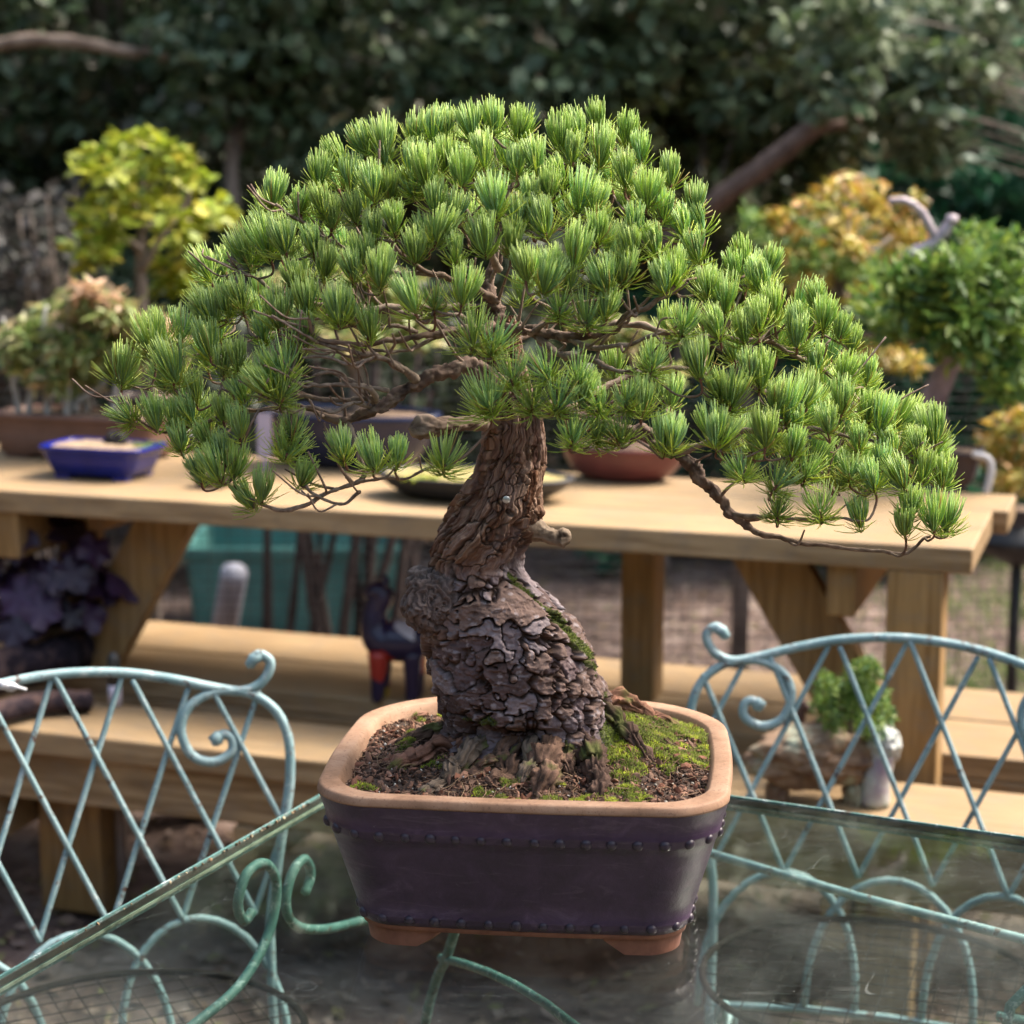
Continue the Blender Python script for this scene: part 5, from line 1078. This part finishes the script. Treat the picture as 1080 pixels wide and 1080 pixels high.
mb=MB(); leaves(mb,[WY(u,v,ys+RNG.uniform(-.05,.05)) for u,v in ((872,722),(885,735),(905,712),(915,705),(900,745),(925,735),(930,752),(880,760),(905,765),(912,725),(870,745),(895,728),(918,768))],(.024,.03,.022),3600,.013,.2,True); mb.build('conifer_foliage',L_pin,pl_r)
mb=MB(); limb(mb,[WY(895,785,ys),WY(898,760,ys),WY(900,735,ys)],.008,.004); mb.build('trunk',M['bark_bg'],pl_r)
mb=MB(); q=WY(932,785,ys-.02); blob(mb,q,.034,(.85,.8,1.0),71,.4,3,(.1,.1,.1),(.2,.2,.2),40,30,False); mb.C=[]
tube(mb,spline([q-Zv*.015,q-Zv*.06+np.array([-.01,0,0]),np.array([q[0]-.012,q[1],ZL+.004])],5),np.linspace(.022,.026,11),14)
tag(mb.build('white_stone',simple('lilac_white_stone',(.26,.20,.26),(.42,.42,.40),16,.6,.5,.006,c3=(.24,.32,.26))),'whitish lilac stone standing against the right end of the mottled trough','stone')
mb=MB(); q=WY(862,730,ys+.06); 
b0=WY(838,775,ys+.03); limb(mb,[np.array([b0[0],ys+.11,ZL]),WY(842,770,ys+.09),WY(846,742,ys+.09),WY(855,752,ys+.08)],.014,.005); limb(mb,[WY(844,772,ys+.09),WY(862,762,ys+.08),WY(868,752,ys+.08)],.008,.003)
tag(mb.build('driftwood_piece',simple('dark_red_brown_wood',(.05,.025,.02),(.12,.06,.045),20,.7,.4)),'dark twisted bit of driftwood standing left of the dwarf conifer','driftwood')
# ------------------------------------------------------------------ GROUND, FENCE, TUB
M['ground']=simple('leaf_litter_soil',(.050,.030,.024),(.13,.085,.070),5,.95,.8,.02,c3=(.24,.18,.15))
n=150; xs=np.linspace(-22,22,n); ys_=np.linspace(-8,32,n); X,Y=np.meshgrid(xs,ys_); Z=.02*fbm(np.stack([X,Y,0*X],-1)*.8,3,7)-.015
V=np.stack([X,Y,Z],-1).reshape(-1,3); i=np.arange(n-1)[:,None]*n; j=np.arange(n-1)[None]; Q=np.stack([i+j,i+j+1,i+n+j+1,i+n+j],-1).reshape(-1,4)
mb=MB(); mb.add(V,Q); tag(mb.build('ground',M['ground'],origin=(0,0,0)),kind='structure')
mb=MB(); n=52000; x=RNG.uniform(-3.2,3.2,n); y=RNG.uniform(1.2,10.5,n); P=np.stack([x,y,.012+.02*fbm(np.stack([x,y,0*x],-1)*.8,3,7)-.015],-1)
nrm=RNG.normal(size=(n,3))*.35; nrm[:,2]=1; nrm/=np.linalg.norm(nrm,axis=1,keepdims=True); t=np.cross(nrm,RNG.normal(size=(n,3))); t/=np.linalg.norm(t,axis=1,keepdims=True); s_=np.cross(nrm,t); L=RNG.uniform(.012,.045,(n,1)); W_=L*RNG.uniform(.12,.4,(n,1))
V=np.stack([P-t*L*.5,P+s_*W_,P+t*L*.5,P-s_*W_],1); f=np.array([(0,1,2,3)])+np.arange(n)[:,None]*4; mb.add(V.reshape(-1,3),f)
tag(mb.build('leaf_litter',leafmat('fallen_leaf',[(.12,.07,.05),(.20,.13,.10),(.08,.05,.035),(.28,.21,.18),(.15,.09,.05),(.16,.16,.06)],.8,.1),smooth=False),'brown fallen leaves and bark chips strewn over the ground','leaf litter',kind='stuff')
mb=MB(); n=16000; cxs=[(1.9,6.6),(2.4,7.2),(1.5,7.6),(.5,8.3),(-2.6,2.2),(-.35,1.55),(.1,1.75),(.45,1.9),(-.9,2.0),(2.2,5.2),(1.6,5.6),(.75,2.3),(-.55,2.15)]
k=RNG.integers(0,len(cxs),n); ce=np.array(cxs)[k]; x=ce[:,0]+RNG.normal(size=n)*.28; y=ce[:,1]+RNG.normal(size=n)*.22
blades(mb,np.stack([x,y,0*x-.01],-1),np.array([[0,0,1.]]),RNG.uniform(.02,.07,n),RNG.uniform(.002,.004,n),np.clip(np.array([.10,.15,.03])*RNG.uniform(.6,1.5,(n,1)),.01,1))
tag(mb.build('grass',M['moss']),'thin patches of short green grass in the leaf litter','grass',kind='stuff')
fy=5.05; mb=MB()
for z in np.arange(.03,1.0,.026): tube(mb,[(-3,fy,z),(3.2,fy,z)],.0011,4,False)
for x in np.arange(-3,3.2,.026*2): tube(mb,[(x,fy+.002,0),(x,fy+.002,1.0)],.0011,4,False)
fn=empty('wire_mesh_fence',(0,fy,0),'fine dark wire mesh fence running behind the bench','fence'); 
mb.build('mesh',M['black'],fn)
for x in (-2.6,-.98,.62,2.4):
    mb=MB(); obox(mb,(x,fy+.03,.52),(1,0,0),(0,1,0),Zv,.02,.02,.53); mb.build('post',M['bark_bg'],fn,smooth=False)
# teal tub
a=WZ(200,690,0); yt=6.1; p0=WY(196,600,yt); p1=WY(424,600,yt); zt=WY(300,577,yt)[2]
M['teal']=simple('teal_plastic',(.035,.135,.125),(.055,.19,.18),6,.7,.1,c3=(.09,.25,.23))
mb=MB(); w0=p1[0]-p0[0]; cx_=(p0[0]+p1[0])/2; rings_=[]
for (k,z) in ((.92,.0),(.93,.01),(.99,zt-.03),(1.03,zt-.028),(1.03,zt),(.97,zt),(.90,.03)):
    hw=w0/2*k; hd=.22*k; q=[(-hw,-hd),(hw,-hd),(hw,hd),(-hw,hd)]; pts=[]
    for m_ in range(4):
        x0,y0=q[m_]; x1,y1=q[(m_+1)%4]
        for t in np.linspace(0.02,.98,8): pts.append((cx_+x0+(x1-x0)*t,yt+.2+y0+(y1-y0)*t,z))
    rings_.append(np.array(pts))
loft(mb,rings_,True,True); tag(mb.build('teal_tub',M['teal'],smooth=False),'teal plastic tub on the ground behind the wire fence, left of the pine trunk','tub')
mb=MB(); pa=WY(238,655,5.6); pb=WY(247,604,5.45); d=pb-pa; pa=pa-d*(pa[2]/d[2])*1.0; pa[2]=.0; P=[pa,pa+(pb-pa)*.5,pb]; tube(mb,P,.040,26,True)
tb2=mb.build('pale_tube',simple('lilac_white_plastic_tube',(.30,.30,.36),(.50,.50,.58),8,.4,.1)); tag(tb2,'pale lilac-white tube leaning in front of the teal tub','tube')
# bare dark shrub stems before the tub
sh=empty('bare_shrub',(WY(350,620,5.4)[0],5.4,0),'cluster of dark bare shrub stems behind the bench between tub and pine trunk','shrub')
for k in range(19):
    mb=MB(); u=(288,300,330,342,352,360,372,380,392,335,348,366,384,398,408,440,460,318,376)[k]; b=WY(u+RNG.uniform(-8,8),650,5.4+RNG.uniform(-.15,.15)); b[2]=0; l=RNG.uniform(-.10,.10)
    limb(mb,[b,b+np.array([l*.4+RNG.uniform(-.02,.02),0,.25]),b+np.array([l+RNG.uniform(-.02,.02),0,.55]),b+np.array([l*1.9,0,1.0+RNG.uniform(-.2,.2)])],RNG.uniform(.009,.024),.005,8); mb.build('stem',simple('dark_stem_bark',(.028,.018,.016),(.075,.05,.045),26,.9,.5,.004) if k==0 else bpy.data.materials['dark_stem_bark'],sh)
mb=MB(); leaves(mb,[np.array([WY(350,600,5.5)[0]+RNG.uniform(-.45,.7),5.5+RNG.uniform(-.2,.2),RNG.uniform(.8,1.3)]) for _ in range(20)],(.15,.15,.1),1600,.05); mb.build('foliage',leafmat('dull_leaf',[(.04,.06,.03),(.07,.09,.04)]),sh)
# ------------------------------------------------------------------ TREES AND SHRUBS BEHIND
G_dk=[(0.030,0.057,0.022),(0.050,0.088,0.038),(0.078,0.120,0.055),(0.045,0.055,0.028),(0.105,0.150,0.080),(.10,.08,.045)]
G_gr=[(0.042,0.072,0.034),(0.075,0.118,0.060),(0.125,0.175,0.100),(0.055,0.095,0.030),(0.180,0.235,0.135),(.09,.07,.045)]
G_ol=[(0.090,0.112,0.038),(0.150,0.180,0.053),(0.225,0.225,0.075),(0.075,0.090,0.045),(0.135,0.105,0.045)]
G_cf=[(0.014,0.068,0.041),(0.025,0.119,0.060),(0.051,0.187,0.085),(0.017,0.085,0.051)]
G_lt=[(.09,.13,.06),(.14,.18,.10),(.06,.10,.035),(.24,.27,.19),(.10,.16,.04)]
G_tw=[(.035,.030,.028),(.06,.052,.048),(.025,.03,.022),(.10,.085,.08)]
LM={}
def lm(k,c,r=.5,t=.26):
    if k not in LM: LM[k]=leafmat(k,c,r,t)
    return LM[k]
def tree(name,label,cat,x,y,H,crown,trunkr=.09,group=None,lean=0):
    "crown: list of (clump centres, spread, n, leaf size, material, pointy, part name)"
    rt=empty(name,(x,y,0),label,cat,group); mb=MB()
    limb(mb,[(x,y,-.05),(x+lean*.3,y,H*.3),(x+lean*.7,y,H*.6),(x+lean,y,H*.92)],trunkr,trunkr*.3,12); mb.build('trunk',M['bark_bg'],rt)
    for i,(cs,spd,n,sz,m,pt,nm) in enumerate(crown):
        mb=MB()
        for q in cs[::max(1,len(cs)//12)]:
            b=np.array([x+lean*min(1,max(.1,q[2]/H-.1)),y,max(.2,min(H*.9,q[2]-.35))]); limb(mb,[b,(b+np.array(q))/2+np.array([0,0,.08]),q],min(.02,trunkr*.25),.005,6)
        mb.build('branches',M['bark_bg'],rt)
        mb=MB(); leaves(mb,cs,spd,n,sz,.4,pt,.3); mb.build(nm,m,rt)
    return rt
def cloud(x0,x1,y0,y1,z0,z1,n): return [np.array([RNG.uniform(x0,x1),RNG.uniform(y0,y1),RNG.uniform(z0,z1)]) for _ in range(n)]
# far woodland mass, thick and opaque
mb=MB(); n=70000
x=RNG.uniform(-9,9,n); z=RNG.uniform(0,8.5,n)
g=fbm(np.stack([x*1.1,z*1.1,0*x],-1),4,600); y=11.2+1.6*g+RNG.uniform(0,.7,n)+.03*x*x
P=np.stack([x,y,z],-1); nrm=RNG.normal(size=(n,3)); nrm[:,1]-=1.2; nrm[:,2]+=.7; nrm/=np.linalg.norm(nrm,axis=1,keepdims=True); t=np.cross(nrm,RNG.normal(size=(n,3))); t/=np.linalg.norm(t,axis=1,keepdims=True); s_=np.cross(nrm,t); L=RNG.uniform(.08,.20,(n,1)); 
V=np.stack([P-t*L*.5,P+s_*L*.3,P+t*L*.5,P-s_*L*.3],1); mb.add(V.reshape(-1,3),np.arange(n*4).reshape(-1,4))
nx,nz=120,70; X,Zz=np.meshgrid(np.linspace(-10,10,nx),np.linspace(0,9,nz)); g=fbm(np.stack([X*1.1,Zz*1.1,0*X],-1),4,600); Yy=12.3+1.6*g+.03*X*X
i=np.arange(nz-1)[:,None]*nx; j=np.arange(nx-1)[None]; mb.add(np.stack([X,Yy,Zz],-1).reshape(-1,3),np.stack([i+j,i+j+1,i+nx+j+1,i+nx+j],-1).reshape(-1,4))
tag(mb.build('far_woodland',lm('dark_wood_leaf',[(.035,.042,.022),(.055,.065,.03),(.08,.075,.035),(.03,.032,.02),(.08,.052,.032)],.6,.1),smooth=False),'dark mass of woodland closing the garden behind everything','woodland',kind='stuff')  # leaf tones drawn at random from dark greens and browns
def pc_(u,v,y): return WY(u,v,y)
def cl_px(lst,y,dy=.35): return [pc_(u+RNG.uniform(-14,14),v+RNG.uniform(-12,12),y+RNG.uniform(-dy,dy)) for u,v in lst]
# 1 broad grey-green evergreen filling the top
lst=[(u,v) for u in range(200,1010,42) for v in range(-190,200,44) if v<150-.00*u+ (60 if 300<u<700 else 0) and not (u>900 and v>110)]
lst=[q for q in lst if RNG.random()<.80]
tree('evergreen_tree','broad grey-green small-leaved evergreen tree spreading across the top of the picture','tree',WY(560,300,7.6)[0],8.3,3.0,[(cl_px(lst,7.6,.55),(.19,.22,.12),15000,.085,lm('grey_green_leaf',G_gr),False,'crown')],.11)
# 2 leaning brown-trunk tree at right centre
tr2=tree('leaning_tree','tree with a brown trunk leaning up to the right behind the orange maple','tree',WY(700,250,7.0)[0],7.2,1.2,[(cl_px([(u,v) for u in range(640,900,36) for v in range(60,330,38)],7.5,.4),(.15,.2,.12),5200,.075,lm('olive_leaf',G_ol),False,'crown')],.05,lean=.1)
mb=MB(); limb(mb,[WY(700,260,6.9),WY(752,215,6.8),WY(800,180,6.7),WY(850,140,6.7),WY(880,110,6.7)],.042,.032,12); limb(mb,[WY(850,140,6.7),WY(900,90,6.7),WY(860,50,6.8)],.035,.02); limb(mb,[WY(845,142,6.7),WY(930,120,6.8),WY(990,100,6.9)],.02,.012); mb.build('limb',simple('reddish_brown_bark',(.10,.06,.045),(.22,.14,.11),20,.8,.5,.006),tr2)
# 3 pale leaved overhanging sprays top right
lst=[(860,30),(890,50),(915,70),(940,90),(960,110),(985,130),(1000,145),(900,20),(930,40),(960,60),(985,80),(1010,60),(1040,40),(1060,20),(1000,20),(870,60),(880,95),(940,135),(960,150),(975,30),(1030,90)]
tree('pale_leaved_tree','tree with pale glinting leaves hanging in at the top right corner','tree',WY(1290,400,6.4)[0],6.6,2.6,[(cl_px(lst,6.4,.3),(.12,.16,.08),1900,.075,lm('pale_leaf',G_lt,.55),False,'crown')],.012,lean=-.4)
# 4 dark conifer right
lst=[(u,v) for u in range(860,1200,34) for v in range(60,620,34)]
tree('dark_conifer','dark green conifer standing at the right edge behind the pine bonsai','conifer',WY(1020,400,7.6)[0],7.9,3.4,[(cl_px(lst,7.9,.35),(.17,.25,.09),16000,.09,lm('dark_conifer_leaf',G_cf),True,'crown')],.10)
# 5 dark shrubs left and centre
lst=[(u,v) for u in range(-120,330,38) for v in range(-60,470,38)]
tree('dark_shrub','tall dark green shrub behind the yellow maple at the left','shrub',WY(120,400,8.2)[0],8.4,3.2,[(cl_px(lst,8.4,.4),(.18,.25,.13),13000,.085,lm('dark_leaf',G_dk),False,'crown')],.08)
lst=[(u,v) for u in range(300,900,38) for v in range(130,560,38)]
tree('dark_shrub','wide dark olive shrub directly behind the crown of the big pine','shrub',WY(600,400,8.4)[0],8.8,2.7,[(cl_px(lst,8.8,.4),(.18,.25,.13),12000,.085,lm('dark_olive_leaf',[(.055,.065,.03),(.09,.095,.045),(.12,.11,.055),(.08,.055,.035)]),False,'crown')],.08)
# 6 grey twiggy shrub at far left
rt=empty('twiggy_shrub',(WY(30,400,6.3)[0],6.3,0),'grey-brown twiggy shrub at the left picture edge above the long brown pot','shrub')
mb=MB(); bx=WY(30,400,6.3)[0]
for k in range(60):
    e_=WY(RNG.uniform(-60,85),RNG.uniform(205,420),6.3+RNG.uniform(-.3,.3)); limb(mb,[(bx+RNG.uniform(-.1,.1),6.3+RNG.uniform(-.1,.1),0),(bx*.5+e_[0]*.5+RNG.uniform(-.06,.06),6.3,.8),e_],.012,.004,5)
mb.build('stems',M['bark_bg'],rt); mb=MB(); leaves(mb,cl_px([(u,v) for u in range(-60,90,26) for v in range(220,430,26)],6.3,.3),(.09,.12,.07),3200,.045,lm('x',G_tw) and .3,False); mb.build('crown',lm('greyish_twig_leaf',G_tw),rt)
# 7 bare pinkish stems and the long pale branch top left
rt=tree('slender_tree','slender tree with a pinkish-brown trunk between the yellow maple and the big pine','tree',WY(258,300,7.3)[0],7.3,2.75,[(cl_px([(260,20),(240,40),(290,50),(230,80),(280,90),(330,70),(320,30)],7.3,.25),(.14,.18,.09),1500,.08,lm('grey_green_leaf',G_gr),False,'crown')],.045,lean=-.06)
mb=MB(); limb(mb,[WY(-60,60,7.6),WY(20,44,7.4),WY(75,44,7.3),WY(130,54,7.3),WY(190,62,7.3),WY(250,90,7.35)],.028,.018); mb.build('bough',simple('pale_bough_bark',(.20,.13,.09),(.36,.26,.19),14,.8,.4,.005),rt)
# 8 low green shrub and undergrowth between
for k,(u,y,lab) in enumerate(((560,7.7,'low dark undergrowth bush behind the bench, in the middle'),(820,7.4,'low dark undergrowth bush behind the right half of the bench'),(80,7.2,'low dark undergrowth bush behind the left end of the bench'))):
    x0=WY(u,500,y)[0]; tree('undergrowth_bush',lab,'bush',x0,y,.9,[(cloud(x0-.75,x0+.75,y-.3,y+.3,.12,1.15,46),(.16,.18,.12),4200,.06,lm('dark_leaf',G_dk) if k!=1 else lm('dark_conifer_leaf',G_cf),False,'crown')],.03,'low bushes behind the bench')
# unseen trees added at the two sides for shade and reflections
for k,(x,y,lab) in enumerate(((-4.6,5.2,'dark tree added outside the picture to the left for shade and reflections'),(5.0,5.0,'dark tree added outside the picture to the right for shade and reflections'))):
    tree('added_side_tree',lab,'tree',x,y,3.6,[(cloud(x-1.1,x+1.1,y-1.2,y+1.5,.4,4.0,80),(.28,.3,.2),9000,.12,lm('dark_leaf',G_dk),False,'crown')],.1)

# unseen hedges added behind and beside the camera to block low sky light
def hedge(name,label,x0,y0,x1,y1,H,seed):
    L=math.hypot(x1-x0,y1-y0); nx=int(L*9); nz=int(H*9); a=np.linspace(0,1,nx)[None,:]; z=np.linspace(-.05,H,nz)[:,None]
    X=x0+(x1-x0)*a+0*z; Y=y0+(y1-y0)*a+0*z; Z=z+0*a; g=fbm(np.stack([X*1.3,Y*1.3,Z*1.3],-1),4,seed)*.5
    nx_,ny_=(y1-y0)/L,-(x1-x0)/L; X=X+nx_*g; Y=Y+ny_*g; Z=Z*(1+.12*fbm(np.stack([X,Y,0*X],-1),3,seed+5))
    i=np.arange(nz-1)[:,None]*nx; j=np.arange(nx-1)[None]; mb=MB(); mb.add(np.stack([X,Y,Z],-1).reshape(-1,3),np.stack([i+j,i+j+1,i+nx+j+1,i+nx+j],-1).reshape(-1,4))
    n=int(L*H*260); k=RNG.integers(0,X.size,n); P=np.stack([X.ravel()[k],Y.ravel()[k],Z.ravel()[k]],-1)+RNG.normal(size=(n,3))*.12
    leaves(mb,P,(.01,.01,.01),n,.11); tag(mb.build(name,LM['dark_leaf'],smooth=False),label,'hedge')
hedge('added_shade_hedge','tall dark hedge added unseen behind the camera to block low sky light',-5,-3.6,5,-3.6,3.5,801)
hedge('added_shade_hedge','tall dark hedge added out of view on the left for shade and reflections',-5.2,-3.4,-5.6,11.0,3.9,802)
hedge('added_shade_hedge','tall dark hedge added out of view on the right for shade and reflections',5.8,11.0,5.4,-3.4,3.0,803)
